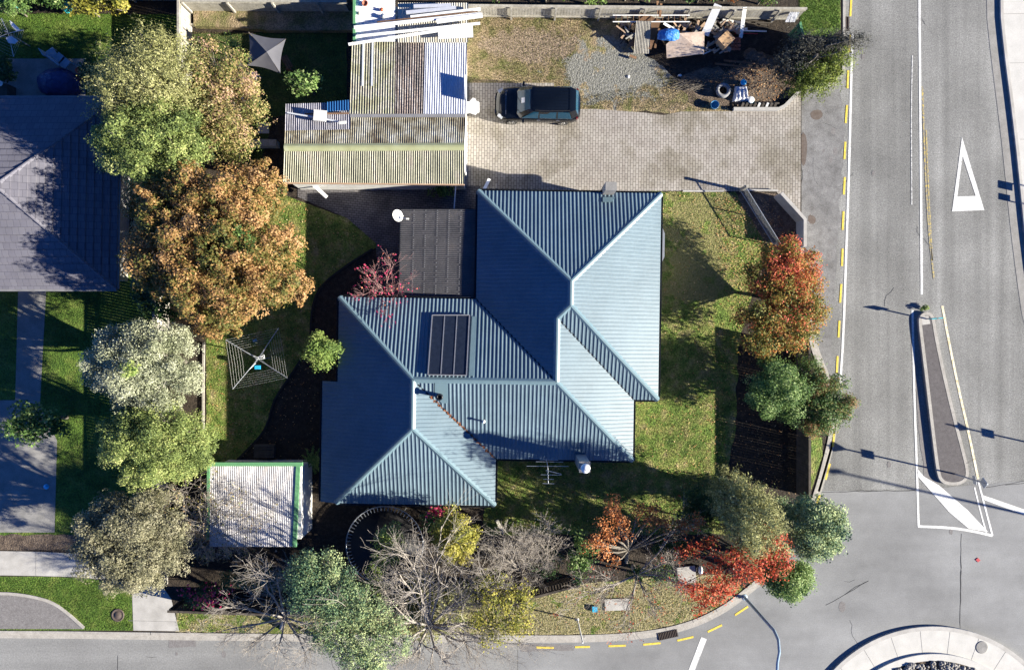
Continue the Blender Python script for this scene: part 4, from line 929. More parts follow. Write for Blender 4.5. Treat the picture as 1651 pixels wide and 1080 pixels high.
# ------------------------------------------------------------------ the black car
def build_car(loc, rz):
    car = empty('parked_car', (0, 0, 0), 'black people carrier parked nose to the garage on the paved driveway', 'car')
    st = [(2.32, .40, .42, .60), (2.27, .58, .40, .68), (2.16, .72, .36, .78), (1.95, .82, .30, .86), (1.6, .875, .26, .94), (1.15, .89, .24, 1.01), (.6, .90, .24, 1.04), (-.4, .905, .24, 1.05), (-1.4, .90, .24, 1.05), (-1.9, .88, .28, 1.04), (-2.14, .80, .34, 1.02), (-2.26, .68, .40, .96), (-2.32, .50, .44, .86)]
    mb = MB(); vs = []; fs = []
    for x, w, zb, zt in st:
        pr = [(0, zb), (.75 * w, zb), (w * .97, zb + .08), (w, zb + .30), (w * 1.0, zt - .24), (w * .965, zt - .09), (w * .86, zt - .02), (w * .5, zt + .025), (0, zt + .035)]
        vs += [(x, y, z) for y, z in pr] + [(x, -y, z) for y, z in pr[-2:0:-1]]
    m = 16
    for i in range(len(st) - 1):
        for k in range(m): fs.append((i * m + k, (i + 1) * m + k, (i + 1) * m + (k + 1) % m, i * m + (k + 1) % m))
    fs += [tuple(range(m)), tuple(range((len(st) - 1) * m, len(st) * m))[::-1]]
    mb.add(vs, fs, True); body = mb.build('body', M['car_black'], car)
    mb = MB(); mb.box((1.72, 0, 1.0), (.02, 1.3, .02)); mb.box((2.27, 0, .6), (.06, .9, .12)); mb.build('grille', M['chrome'], body)
    # greenhouse
    lo = [(1.12, .60), (.95, .83), (-.5, .86), (-1.9, .82), (-2.20, .70)]; hi = [(.38, .52), (.28, .66), (-.5, .69), (-1.75, .65), (-1.98, .56)]
    A = [(x, y, 1.02) for x, y in lo] + [(x, -y, 1.02) for x, y in lo[::-1]]; B = [(x, y, 1.60) for x, y in hi] + [(x, -y, 1.60) for x, y in hi[::-1]]
    n = len(A); mb = MB(); mb.add(A + B, [(i, n + i, n + (i + 1) % n, (i + 1) % n) for i in range(n)], False); mb.build('cabin', M['car_black'], car)
    mb = MB(); C = [(x * .9 - .08, y * .8, 1.655) for x, y, z in B]; mb.add(B + C, [(i, (i + 1) % n, n + (i + 1) % n, n + i)[::-1] for i in range(n)] + [tuple(range(n, 2 * n))[::-1]], True); mb.build('roof', M['car_black'], car)
    def pane(name, q, mm, push=.012, parent=car):
        q = [Vector(v) for v in q]; nn = (q[1] - q[0]).cross(q[2] - q[0]).normalized(); c = sum(q, Vector()) / len(q)
        if nn.dot(c - Vector((-.5, 0, .9))) < 0: nn = -nn
        mb = MB(); mb.add([v + nn * push for v in q], [tuple(range(len(q)))]); mb.add([v - nn * .004 for v in q] + [v + nn * push for v in q], [(i, (i + 1) % len(q), len(q) + (i + 1) % len(q), len(q) + i) for i in range(len(q))]); return mb.build(name, M[mm], parent)
    def bl(i, j, t): return Vector(A[i]).lerp(Vector(B[j]), t)
    w_ = pane('windscreen', [(1.09, .60, 1.05), (1.09, -.60, 1.05), (.41, -.52, 1.585), (.41, .52, 1.585)], 'car_glass')
    mb = MB(); 
    for y in (.38, -.25): mb.beam((1.1, y, 1.06), (.88, y + .35, 1.24), .02, .02)
    mb.build('wiper', M['rubber'], car)
    mb = MB(); mb.beam((.80, -.16, 1.31), (.80, .12, 1.31), .22, .012, (.6, 0, .8)); mb.build('sunshade', M['white'], w_)
    pane('rear_window', [(-2.17, .64, 1.08), (-2.17, -.64, 1.08), (-2.0, -.53, 1.56), (-2.0, .53, 1.56)], 'car_glass')
    for s in (1, -1):
        for x0, x1, x0t, x1t in ((.86, -.02, .24, -.04), (-.10, -1.0, -.10, -.98), (-1.08, -1.82, -1.06, -1.68)):
            pane('side_window', [(x0, s * .845, 1.07), (x1, s * .858, 1.07), (x1t, s * .692, 1.56), (x0t, s * .672, 1.56)], 'car_glass')
        mb = MB(); mb.tube([(.15, s * .62, 1.66), (-.6, s * .65, 1.675), (-1.7, s * .60, 1.66)], .016, 6); mb.build('roof_rail', M['rubber'], car)
        mb = MB(); mb.beam((.93, s * .85, 1.055), (-1.9, s * .86, 1.06), .012, .012); mb.build('window_trim', M['chrome'], car)
        mb = MB(); mb.box((.78, s * 1.0, 1.06), (.12, .2, .15)); mb.build('wing_mirror', M['car_black'], car)
        mb = MB(); mb.box((2.02, s * .70, .78), (.28, .16, .12), -s * .6); mb.build('headlight', M['lamp_clear'], car)
        mb = MB(); mb.box((-2.13, s * .755, .88), (.12, .09, .26), s * .5); mb.build('taillight', M['lamp_red'], car)
        for x in (.05, -1.0):
            mb = MB(); mb.box((x - .1, s * .915, .93), (.17, .03, .03)); mb.build('door_handle', M['chrome'], car)
        for x in (1.42, -1.38):
            mb = MB()
            pr = [(.20, -.1), (.31, -.105), (.325, -.07), (.325, .07), (.31, .105), (.20, .11)]
            k = 24; vs = [(x + r_ * math.cos(2 * math.pi * i / k), s * (.80 + o), .325 + r_ * math.sin(2 * math.pi * i / k)) for r_, o in pr for i in range(k)]
            mb.add(vs, [(j * k + i, j * k + (i + 1) % k, (j + 1) * k + (i + 1) % k, (j + 1) * k + i) for j in range(len(pr) - 1) for i in range(k)], True); wh = mb.build('wheel', M['rubber'], car)
            mb = MB()
            for i in range(6): an = i * math.pi / 3; mb.beam((x, s * .89, .325), (x + .2 * math.cos(an), s * .905, .325 + .2 * math.sin(an)), .06, .03, (0, 1, 0))
            pr = [(.19, .11), (.22, .112), (.22, .06)]
            vs = [(x + r_ * math.cos(2 * math.pi * i / k), s * (.80 + o), .325 + r_ * math.sin(2 * math.pi * i / k)) for r_, o in pr for i in range(k)]
            mb.add(vs, [(j * k + i, j * k + (i + 1) % k, (j + 1) * k + (i + 1) % k, (j + 1) * k + i) for j in range(2) for i in range(k)]); mb.build('rim', M['chrome'], wh)
    mb = MB()
    for y in (-.42, -.25, -.08, .09, .26, .43): mb.beam((.1, y, 1.66), (-1.65, y, 1.662), .03, .012)
    mb.beam((-1.68, -.6, 1.665), (-1.68, .6, 1.665), .05, .02); mb.build('roof_ribs', M['car_black'], car)
    mb = MB(); mb.box((-2.31, 0, .72), (.02, .5, .13)); mb.build('number_plate', M['white'], car)
    car.location = loc; car.rotation_euler = (0, 0, rz); return car
build_car(P(866, 176, .118), math.radians(179))

# ------------------------------------------------------------------ yard clutter
def solid(name, m, at, label, cat, fn, group=None):
    mb = MB(); fn(mb); return mb.build(name, M[m], at=at, label=label, cat=cat, group=group)
sheet_ = lambda mb, px, zs, t=.03: mb.slab([P(x, y, z) for (x, y), z in zip(px, zs)], t)
solid('rusty_panel', 'brown_wood', P(1040, 50, .2), 'rust brown board leaning behind the corrugated sheet in the scrap pile', 'board', lambda m: sheet_(m, [(1033, 20), (1066, 33), (1050, 80), (1012, 74)], [1.0, 1.0, .5, .4]))
mb = MB(); corr(mb, [P(1026, 34, 1.15), P(1050, 35, 1.15), P(1047, 87, .35), P(1022, 87, .35)], 10, .02, 8); mb.build('corrugated_sheet', M['grey_wood'], at=P(1036, 60, .3), label='leaning grey corrugated sheet at the left of the scrap pile', cat='roofing sheet')
solid('plywood_sheet', 'ply', P(1105, 74, .2), 'large pale plywood sheet lying in the middle of the scrap pile', 'plywood', lambda m: sheet_(m, [(1095, 54), (1136, 51), (1135, 87), (1075, 94), (1074, 72)], [1.05, 1.05, .8, .5, .7]))
solid('plank', 'white', P(1148, 32, .5), 'wide white plank leaning on the fence beside the plywood sheet', 'plank', lambda m: m.beam(P(1158, 8, 1.5), P(1136, 57, .8), .42, .04), 'white planks leaning on the back fence')
solid('plank', 'white', P(1198, 38, .5), 'narrow white plank leaning on the fence right of the cardboard box', 'plank', lambda m: m.beam(P(1201, 12, 1.5), P(1194, 62, .3), .2, .04), 'white planks leaning on the back fence')
def lump(mb, c, rx, ry, rz, seed=1, amp=.18, n=14, m=8):
    r = random.Random(seed); vs = []; c = Vector(c); ph = [r.uniform(0, 6.3) for _ in range(6)]
    for j in range(m + 1):
        th = math.pi / 2 * j / m
        for k in range(n):
            a = 2 * math.pi * k / n; q = 1 + amp * (math.sin(2 * a + ph[0]) + .6 * math.sin(3 * a + ph[1] + j) + .4 * math.sin(5 * a + ph[2] - j)) + r.uniform(-.3, .3) * amp
            vs.append(c + Vector((rx * q * math.cos(a) * math.cos(th), ry * q * math.sin(a) * math.cos(th), rz * math.sin(th) * (1 + r.uniform(-.3, .3) * amp))))
    mb.add(vs, [(j * n + k, j * n + (k + 1) % n, (j + 1) * n + (k + 1) % n, (j + 1) * n + k) for j in range(m) for k in range(n)], True)
solid('tarp_bundle', 'blue_tarp', P(1078, 57, .6), 'crumpled bright blue tarpaulin bundle on the edge of the plywood sheet', 'tarpaulin', lambda m: lump(m, P(1078, 57, .95), .52, .40, .35, 3))
mb = MB()
for dy in (0, 10.5): mb.tube([P(988, 25 + dy, 1.0), P(1112, 25 + dy, 1.0)], .03, 6)
lad = empty('ladder', P(1050, 30, .9), 'white ladder lying along the back fence above the corrugated sheet', 'ladder'); mb.build('rail', M['white'], lad)
mb = MB()
for k in range(13): mb = MB(); mb.tube([P(993 + k * 9.4, 25, 1.0), P(993 + k * 9.4, 35.5, 1.0)], .015, 5); mb.build('rung', M['brown_wood'], lad)
solid('box', 'card', P(1169, 66, .3), 'tilted tan cardboard box in the scrap pile left of the bricks', 'box', lambda m: m.box(P(1169, 66, .95), (.70, .60, .5), .75))
mb = MB(); r = random.Random(4)
for i in range(22):
    q = P(1186 + (i % 3 - 1) * 4.5, 71 + ((i // 3) % 4 - 1.5) * 5.5, .4 + .08 * (i // 12)); mb = MB(); mb.box(q, (.23, .11, .075), r.uniform(-.5, .5)); mb.build('brick', M['terracotta'], at=q, label='orange brick in the small heap beside the cardboard box', cat='brick', group='bricks heaped beside the cardboard box')
timbers = [((1140, 75), (1172, 58), .6, 'tan_wood', .14), ((1133, 88), (1153, 79), .4, 'white', .06), ((1015, 90), (1026, 94), .3, 'brown_wood', .14), ((1056, 78), (1063, 45), .5, 'brown_wood', .12),
           ((1070, 38), (1095, 53), .7, 'white', .14), ((1086, 36), (1097, 52), .55, 'tan_wood', .08), ((1105, 38), (1120, 52), .5, 'dark_wood', .12), ((1112, 40), (1124, 50), .5, 'grey_wood', .08), ((1144, 60), (1152, 42), .5, 'dark_wood', .12),
           ((1150, 44), (1160, 58), .5, 'grey_wood', .25), ((1160, 50), (1205, 47), .45, 'clear_sheet', .12), ((1195, 50), (1236, 51), .4, 'white', .06), ((1165, 33), (1195, 37), .4, 'dirty_white', .14), ((1168, 40), (1200, 42), .4, 'grey_wood', .09), ((1060, 2), (1062, 26), 1.2, 'brown_wood', .12), ((1066, 6), (1064, 28), 1.2, 'brown_wood', .12),
           ((1013, 50), (1000, 57), .2, 'grey_wood', .1), ((1020, 38), (1004, 58), .3, 'brown_wood', .1), ((1185, 54), (1222, 55), .3, 'red_cloth', .03), ((1153, 103), (1232, 112), .16, 'brown_wood', .1), ((1167, 98), (1236, 104), .16, 'brown_wood', .1)]
nl = ['left of the box', 'short white one below the plywood corner', 'short brown one on the grass by the corrugated sheet', 'upright right of the corrugated sheet', 'white one above the blue tarpaulin', 'tan one right of the blue tarpaulin', 'dark one above the plywood', 'thin grey one above the plywood', 'dark one left of the box', 'broad grey one between white plank and box',
      'long pale one right of the box', 'thin white one reaching right from the narrow white plank', 'pale one near the fence right of the wide white plank', 'grey one below the pale one near the fence', 'left one of two brown stakes crossing the fence', 'right one of two brown stakes crossing the fence', 'short grey one at the far left of the pile', 'brown one at the far left of the pile', 'thin red one right of the bricks', 'lower of two long ones lying on the shaded dirt', 'upper of two long ones lying on the shaded dirt']
for (a, b, z, m_, w), q in zip(timbers, nl):
    plank('timber', P(*a, z), P(*b, z * .8 + .02), w, .04, m_, 'scrap timber, ' + q, 'timber', 'scrap timber lengths in the pile')
mb = MB(); r = random.Random(9)
for i in range(60): 
    x, y = r.uniform(1088, 1150), r.uniform(36, 56); an = r.uniform(-1.2, .2); q = P(x, y, r.uniform(.2, .5)); mb.box(q, (r.uniform(.3, .9), .07, .03), an)
for i in range(30):
    x, y = r.uniform(1160, 1235), r.uniform(34, 54); q = P(x, y, r.uniform(.15, .3)); mb.box(q, (r.uniform(.3, .8), .06, .03), r.uniform(-.2, .2))
for i in range(14):
    x, y = r.uniform(1000, 1020), r.uniform(36, 72); q = P(x, y, r.uniform(.15, .3)); mb.box(q, (r.uniform(.3, .7), .06, .03), r.uniform(.8, 1.4))
mb.build('scrap_wood', M['dark_wood'], kind='stuff', label='tangled small scrap wood filling the pile along the back fence', cat='scrap wood')
solid('white_sheets', 'white_tarp', P(1276, 30, .5), 'crumpled pale sheets heaped in the corner by the green fence panel', 'sheets', lambda m: [m.beam(P(1267 + k * 3.2, 36, .7), P(1275 + k * 3.2, 20, 1.1), .09, .03) for k in range(5)])
# tyres
def tyre(c, r0=.33):
    mb = MB(); mb.lathe(c, [(r0 * .58, .02), (r0 * .9, 0), (r0, .05), (r0, .17), (r0 * .9, .22), (r0 * .6, .20), (r0 * .55, .1), (r0 * .58, .02)], 28); return mb
tyre(P(1165, 148, .12), .40).build('tyre', M['grey_rubber'], at=P(1165, 148, .12), label='lower tyre of the stack of two beside the white sheet', cat='tyre', group='stacked tyres')
tyre(P(1165, 147, .34), .40).build('tyre', M['grey_rubber'], at=P(1165, 147, .34), label='upper tyre of the stack of two, its grey wall facing up', cat='tyre', group='stacked tyres')
def bucket(name, px, py, r0, h, m, label, inner='rubber', lid=None, z=.11):
    c = P(px, py, z); t = empty(name, c, label, 'bucket')
    mb = MB(); mb.lathe(c, [(0, 0), (r0 * .8, 0), (r0, h), (r0 * 1.06, h), (r0 * 1.06, h - .03), (r0, h - .03)], 20); mb.build('pail', M[m], t)
    mb = MB(); mb.lathe(c, [(r0 * .96, h - .002), (r0 * .8, .03), (0, .03)] if not lid else [(r0 * 1.04, h + .003), (r0 * .9, h + .02), (0, h + .02)], 20); mb.build('lid' if lid else 'lining', M[lid or m], t)
bucket('bucket', 1150, 172, .22, .32, 'blue_plastic', 'open blue bucket at the driveway edge below the tyres')
bucket('bucket', 1196, 136, .16, .30, 'white', 'white bucket with blue lid above the white sheet', lid='sky_plastic')
bucket('bucket', 1208, 164, .17, .30, 'sky_plastic', 'blue bucket with white lid below the white sheet', lid='white')
def crumple(mb):
    c = P(1194, 152, .14); n = 14; vs = []
    r = random.Random(3)
    for j in range(n + 1):
        for i in range(n + 1):
            u, v = i / n - .5, j / n - .5; fold = .06 * math.sin(u * 26 + v * 3) * (.6 - v)
            wdt = .62 + .28 * (0.5 - v)
            e_ = .5 - max(abs(u), abs(v)); vs.append(c + Vector((u * wdt * 1.05 + r.uniform(-.01, .01), v * .85, .02 + min(e_ * 2.2, .26) + fold + r.uniform(-.01, .01))))
    mb.add(vs, [(j * (n + 1) + i, j * (n + 1) + i + 1, (j + 1) * (n + 1) + i + 1, (j + 1) * (n + 1) + i) for j in range(n) for i in range(n)], True)
solid('white_sheet', 'white_tarp', P(1194, 152, .12), 'crumpled white plastic sheet on the dirt right of the tyres', 'plastic sheet', crumple)
t = empty('pallet', P(1220, 172, .11), 'weathered slatted pallet lying on the concrete edging', 'pallet')
for k in range(9):
    mb = MB(); x = 1196 + k * 6.6; mb.beam(P(x - 2, 178, .26), P(x + 3, 166, .34), .12, .025); mb.build('slat', M['dirty_white' if k in (4, 6) else 'dark_wood'], t)
mb = MB(); mb.beam(P(1192, 176, .2), P(1254, 175, .2), .08, .1); mb.beam(P(1196, 168, .24), P(1256, 167, .24), .08, .1); mb.build('bearer', M['dark_wood'], t)
def rockfn(px, py, r0, seed, z=.1): return lambda m: lump(m, P(px, py, z), r0, r0 * .8, r0 * .7, seed, .14, 9, 4)
solid('scrap_of_plastic', 'white', P(1096, 122, .12), 'tiny white scrap of plastic on the shaded dirt', 'scrap', rockfn(1096, 122, .10, 3))
solid('stone', 'dirty_white', P(1013, 124, .11), 'single pale stone on the gravel', 'stone', rockfn(1013, 124, .11, 6))
def twigs(mb, cx, cy, n, seed):
    r = random.Random(seed)
    for i in range(n):
        a = r.uniform(-.6, .6); q = P(cx + r.uniform(-22, 22), cy + r.uniform(-8, 8), .15 + r.uniform(0, .15)); d = Vector((math.cos(a), math.sin(a), r.uniform(-.05, .1))) * r.uniform(.2, .6); mb.tube([q - d, q + d], .012, 4)
solid('twig_heap', 'bark', P(1112, 136, .12), 'heap of dry brown twigs left of the tyres', 'twigs', lambda m: twigs(m, 1112, 136, 60, 2))
solid('dirt_mound', 'dirt', P(1248, 98, .1), 'ridge of bare brown earth between the bricks and the conifer', 'mound', lambda m: [lump(m, P(1208 + k * 11, 88 + k * 4.5, .05), .42, .30, .28, k, .2) for k in range(6)])

for nm_, m_, sd_, lb_ in (('scrap_board', 'grey_wood', 51, 'loose grey and pale broken boards over the scrap pile'), ('scrap_board', 'tan_wood', 52, 'loose tan offcuts strewn through the scrap pile')):
    mb = MB(); r = random.Random(sd_)
    for i in range(46):
        x, y = r.choice([(r.uniform(1092, 1150), r.uniform(34, 56)), (r.uniform(1150, 1200), r.uniform(34, 52)), (r.uniform(1000, 1022), r.uniform(34, 60)), (r.uniform(1140, 1175), r.uniform(58, 84))]); q = P(x, y, r.uniform(.45, .8)); mb.box(q, (r.uniform(.2, .8), r.uniform(.05, .14), .025), r.uniform(-1.4, 1.4))
    mb.build(nm_, M[m_], kind='stuff', label=lb_, cat='scrap wood')

# shade sail, picnic bench, white table
t = empty('garden_umbrella', P(432, 92, LAND), 'dark grey square sun umbrella standing in the brown yard', 'umbrella')
ap = P(430, 84, 2.6); cn = [P(401, 53, 2.25), P(461, 63, 2.25), P(452, 119, 2.2), P(398, 106, 2.2)]
mb = MB(); K = 8
for i in range(4):
    c0, c1 = cn[i], cn[(i + 1) % 4]; vs = []
    for a in range(K + 1):
        for b in range(K + 1):
            u, v = a / K, b / K; e0 = c0.lerp(c1, v); cc = (cn[0] + cn[1] + cn[2] + cn[3]) / 4; e0 = e0.lerp(Vector((cc.x, cc.y, e0.z)), .22 * 4 * v * (1 - v) * .5); vs.append(ap.lerp(e0, u) - Vector((0, 0, .02 * math.sin(math.pi * u))))
    mb.add(vs, [(a * (K + 1) + b, (a + 1) * (K + 1) + b, (a + 1) * (K + 1) + b + 1, a * (K + 1) + b + 1) for a in range(K) for b in range(K)], True)
mb.build('canopy', M['sail'], t)
mb = MB(); mb.tube([P(430, 86, .1), (P(430, 86, .1).x, P(430, 86, .1).y, 2.7)], .03, 8); mb.build('pole', M['dark_wood'], t)
mb = MB()
for c in cn: mb.tube([ap - Vector((0, 0, .06)), c], .012, 4)
mb.build('rib', M['dark_wood'], t)
t = empty('garden_bench', P(463, 102, .1), 'brown wooden bench poking out beside the dark sun umbrella', 'bench')
a, b = P(457, 92, .5), P(468, 111, .5); mb = MB()
for k in range(3): o = Vector((.12 * k - .12, .05 * k, 0)); mb.beam(a + o, b + o, .1, .03)
mb.build('seat', M['brown_wood'], t)
for p in (a, b):
    mb = MB(); mb.beam((p.x - .1, p.y, .1), (p.x - .1, p.y, .48), .07, .3); mb.build('leg', M['brown_wood'], t)
t = empty('garden_table', P(402, 140, .1), 'white rectangular table frame half hidden under the autumn tree', 'table')
q = [(391, 119), (413, 119), (413, 162), (391, 162)]; mb = MB()
for i in range(4): mb.beam(P(*q[i], .8), P(*q[(i + 1) % 4], .8), .12, .05)
mb.build('frame', M['white'], t)
for i in range(4):
    mb = MB(); p = P(*q[i], .8); mb.beam((p.x, p.y, .1), (p.x, p.y, .78), .07, .07); mb.build('leg', M['white'], t)
mb = MB(); mb.slab([P(394, 122, .76), P(410, 122, .76), P(410, 159, .76), P(394, 159, .76)], .02); mb.build('tabletop', M['glass'], t)
solid('paving_slab', 'concrete', P(425, 207, .12), 'square pale paving slab on the dark soil left of the garage', 'slab', lambda m: m.box(P(425, 207, .13), (.6, .58, .06)))
solid('bin', 'dark_wood', P(398, 100, .1), 'brown wooden bin above the white table', 'bin', lambda m: m.box(P(386, 108, .45), (.7, .35, .6), -.5))

# rotary clothesline left of the house
def clothesline(cx, cy, tips, h, label, n=6, reach=.55):
    c = P(cx, cy, h); t = empty('rotary_clothesline', (c.x, c.y, LAND), label, 'clothesline')
    mb = MB(); mb.tube([(c.x, c.y, LAND), (c.x, c.y, h + .1)], .035, 8); mb.build('mast', M['galv'], t)
    T = [P(x, y, h + .1) for x, y in tips]; cc = Vector((c.x, c.y, h - .15))
    for p in T:
        mb = MB(); mb.tube([cc, p], .022, 5); mb.tube([Vector((c.x, c.y, h - .5)), cc.lerp(p, .4)], .015, 4); mb.build('arm', M['galv'], t)
    mb = MB()
    for k in range(n):
        f = 1 - k * reach / n
        for i in range(len(T)):
            a, b = cc.lerp(T[i], f), cc.lerp(T[(i + 1) % len(T)], f); mid = (a + b) / 2 - Vector((0, 0, .05)); mb.tube([a, mid, b], .0035, 3, cap=False)
    mb.build('wire', M['dirty_white'], t); return t
clothesline(414, 579, [(449, 529), (463, 609), (375, 627), (364, 548)], 2.0, 'rotary clothesline with four arms on the shaded lawn left of the house')
clothesline(10, 52, [(38, 49), (22, 92), (-25, 70), (2, 30)], 1.9, 'white rotary clothesline at the upper left edge over the bright lawn', 5, .7)
def cloth(px, lab, m='dirty_white', z=1.95): return solid('hanging_cloth', m, P(*px[0], z), lab, 'laundry', lambda mb: mb.slab([P(x, y, z - .05 * (i % 2)) for i, (x, y) in enumerate(px)], .03))
cloth([(15, 33), (20, 36), (33, 49), (27, 51), (18, 42)], 'white towel over the right arm of the clothesline at the upper left edge', 'white')
cloth([(9, 62), (18, 58), (29, 66), (24, 71), (14, 70)], 'grey cloth hanging low on the clothesline at the upper left edge', 'clear_sheet')
mb = MB(); q = P(416, 592, .9); mb.box(q, (.30, .20, .2)); mb.build('peg_basket', M['sky_plastic'], at=q, label='bright blue peg basket hanging under the clothesline arms', cat='basket')
mb = MB(); q = P(411, 549, .2); mb.box(q, (.2, .14, .12), .3); mb.build('blue_tub', M['blue_plastic'], at=q, label='small dark blue tub on the lawn under the upper wires', cat='tub')
mb = MB(); q = P(421, 575, 2.05); mb.box(q, (.36, .05, .05), .2); mb.box(q + Vector((.15, .0, 0)), (.05, .2, .05), .2); mb.build('winder_handle', M['white'], at=q, label='white crank handle at the hub of the clothesline', cat='handle')

# trampoline
tc_ = P(620, 878, .85); t = empty('trampoline', (tc_.x, tc_.y, LAND), 'large round black trampoline with pale rim below the house', 'trampoline')
R0 = 62 / PXM * (CAMH - .85) / CAMH; mb = MB(); mb.lathe(tc_, [(0, 0), (R0 * .88, 0), (R0 * .88, -.02), (0, -.02)], 48); mb.build('jumping_mat', M['black_mat'], t)
mb = MB(); mb.tube([tc_ + Vector((R0 * math.cos(a), R0 * math.sin(a), 0)) for a in np.linspace(0, 2 * math.pi, 49)], .03, 6, cap=False); mb.build('rim', M['galv'], t)
mb = MB()
for k in range(64): a = 2 * math.pi * k / 64; d = Vector((math.cos(a), math.sin(a), 0)); mb.beam(tc_ + d * R0 * .88, tc_ + d * R0 * .985, .035, .02)
mb.build('springs', M['galv'], t)
for k in range(6):
    a = k * math.pi / 3; d = Vector((math.cos(a), math.sin(a), 0)) * R0; mb = MB(); mb.tube([(tc_.x + d.x, tc_.y + d.y, .1), tc_ + d], .03, 6); mb.build('leg', M['galv'], t)
solid('wooden_crate', 'dark_wood', P(427, 728, .1), 'dark slatted wooden platform above the small shed', 'platform', lambda m: [m.box(P(427, 718 + 4.3 * k, .3), (1.1, .12, .35)) for k in range(5)])
solid('plank', 'grey_wood', P(808, 845, .6), 'short grey board leaning beside the yellow shrub under the house corner', 'plank', lambda m: m.beam(P(801, 838, 1.0), P(812, 860, .3), .16, .04))
solid('small_white_box', 'white', P(477, 875, .3), 'small white box by the lower right corner of the shed', 'box', lambda m: m.box(P(477, 877, .4), (.2, .16, .1), .5))
solid('pole', 'grey_wood', P(447, 892, .1), 'short pale stake standing below the small shed', 'stake', lambda m: m.beam(P(445, 888, .1), P(445, 888, 1.0), .1, .1))

# verge things
solid('concrete_slab', 'concrete', P(996, 974, .12), 'grey concrete inspection slab set in the lower grass verge', 'slab', lambda m: m.box(P(995, 974, .135), (1.38, .64, .07), .03))
solid('meter_box', 'sky_plastic', P(959, 981, .12), 'small bright blue box lid in the lower grass verge', 'box', lambda m: m.box(P(959, 981, .19), (.28, .3, .16), .05))
solid('tomb_slab', 'concrete', P(1108, 925, .12), 'pale slab half hidden under the red leaved tree on the verge', 'slab', lambda m: m.box(P(1107, 926, .16), (1.0, .9, .12), .1))
solid('white_marker', 'white', P(1129, 918, .2), 'small white rounded marker beside the slab under the red tree', 'marker', lambda m: lump(m, P(1129, 918, .15), .12, .24, .3, 4, .05))
solid('manhole_cover', 'iron', P(190, 991, .12), 'round brown manhole cover in the bright verge at lower left', 'manhole cover', lambda m: m.lathe(P(190, 991, .108), [(.36, 0), (.36, .03), (.30, .035), (.29, .025), (.2, .025), (.19, .035), (0, .035)], 28))
solid('drain_cover', 'sky_plastic', P(75, 784, .12), 'small blue round cap on the shaded concrete driveway', 'drain cover', lambda m: m.lathe(P(75, 784, .118), [(.15, 0), (.15, .03), (0, .035)], 18))
def grate(px, py, w, h, rz, label):
    c = P(px, py, .02); t = empty('storm_drain', c, label, 'drain'); mb = MB(); mb.box(c, (w, h, .01), rz); mb.build('pit', M['tar'], t)
    mb = MB(); R = Matrix.Rotation(rz, 3, 'Z'); nb = int(w / .09)
    for k in range(nb): o = R @ Vector(((k + .5) * w / nb - w / 2, 0, .02)); mb.box(c + o, (.03, h, .03), rz)
    mb.build('bars', M['iron'], t)
grate(1077, 1023, 1.1, .4, .22, 'storm drain grate in the kerb at the bottom beside the yellow dashes')
grate(1363, 39, .42, .8, 0, 'storm drain grate in the kerb at the top beside the green verge')
# give-way marker post and lamp on the verge
def lamp_post(name, base, path, r0, r1, m, label, cat):
    t = empty(name, base, label, cat); mb = MB(); pts = [Vector(p) for p in path]; n = len(pts); mb.tube(pts, [r0 + (r1 - r0) * i / (n - 1) for i in range(n)], 10); mb.build('pole', M[m], t)
    mb = MB(); mb.lathe(Vector(base), [(r0 * 2, 0), (r0 * 2, .04), (r0 * 1.2, .05)], 12); mb.build('base_plate', M[m], t); return t, pts[-1]
b = P(1200, 962, .1)
pa = [(b.x, b.y, z) for z in (.1, 2.2, 4.4)] + [(b.x - .18, b.y - .02, 5.4), (b.x - .6, b.y - .05, 6.6), (b.x - 1.0, b.y - .15, 7.4), (b.x - 1.25, b.y - .6, 7.95), (b.x - 1.35, b.y - 1.4, 8.3), (b.x - 1.4, b.y - 2.3, 8.45)]
t, e = lamp_post('street_lamp', b, [pa[0]] + [(*p,) for p in smooth([(0, 0)], 0)[:0]] + pa[1:], .085, .045, 'blue_grey', 'blue grey street lamp with curved arm rising beside the red leaved tree', 'street lamp')
mb = MB(); mb.box(e + Vector((0, -.3, 0)), (.24, .62, .12)); mb.build('lamp_head', M['galv'], t)
b = P(931, 998, .1); t, e = lamp_post('pole', b, [b, (b.x, b.y, 3.0)], .04, .035, 'white', 'thin white pole standing on the lower verge above the yellow dashes', 'pole')
# signs on the long traffic island
ISL = [(1478, 520), (1480, 509), (1488, 503), (1498, 504), (1504, 512), (1508, 540), (1520, 598), (1537, 670), (1553, 730), (1560, 760), (1556, 774), (1543, 781), (1526, 781), (1514, 776), (1508, 764), (1502, 720), (1492, 635), (1483, 560)]
ig = smooth(G(ISL), 2, True)
ar_ = sum(ig[i][0] * ig[(i + 1) % len(ig)][1] - ig[(i + 1) % len(ig)][0] * ig[i][1] for i in range(len(ig)))
sg = 1 if ar_ > 0 else -1
mb = MB(); mb.ribbon(ig, 0, sg * .17, -.01, .17, True); mb.build('kerb', M['kerb'], kind='structure')
inner = MB(); inner.ribbon(ig, sg * .16, sg * .17, 0, 1, True); ip = [(inner.V[4 * i + 2][0], inner.V[4 * i + 2][1]) for i in range(len(ig))]
mb = MB(); mb.prism(ip, -.01, .16); mb.build('traffic_island', M['island'], kind='structure')
flat('island_tip', [(1486, 510), (1497, 509), (1500, 522), (1487, 524)], .166, M['concrete'])
flat('island_side_strip', [(1467, 510), (1472, 515), (1485, 640), (1500, 770), (1520, 788), (1490, 770), (1480, 690), (1474, 600)], .007, M['bay'], ragged=.08)  # darker asphalt strip along the left side of the island
b = P(1494, 514, .16); t = empty('keep_left_sign', b, 'short post with teal tinted sign on the tip of the long traffic island', 'sign')
mb = MB(); mb.tube([b, (b.x, b.y, 1.15)], .04, 8); mb.build('post', M['galv'], t)
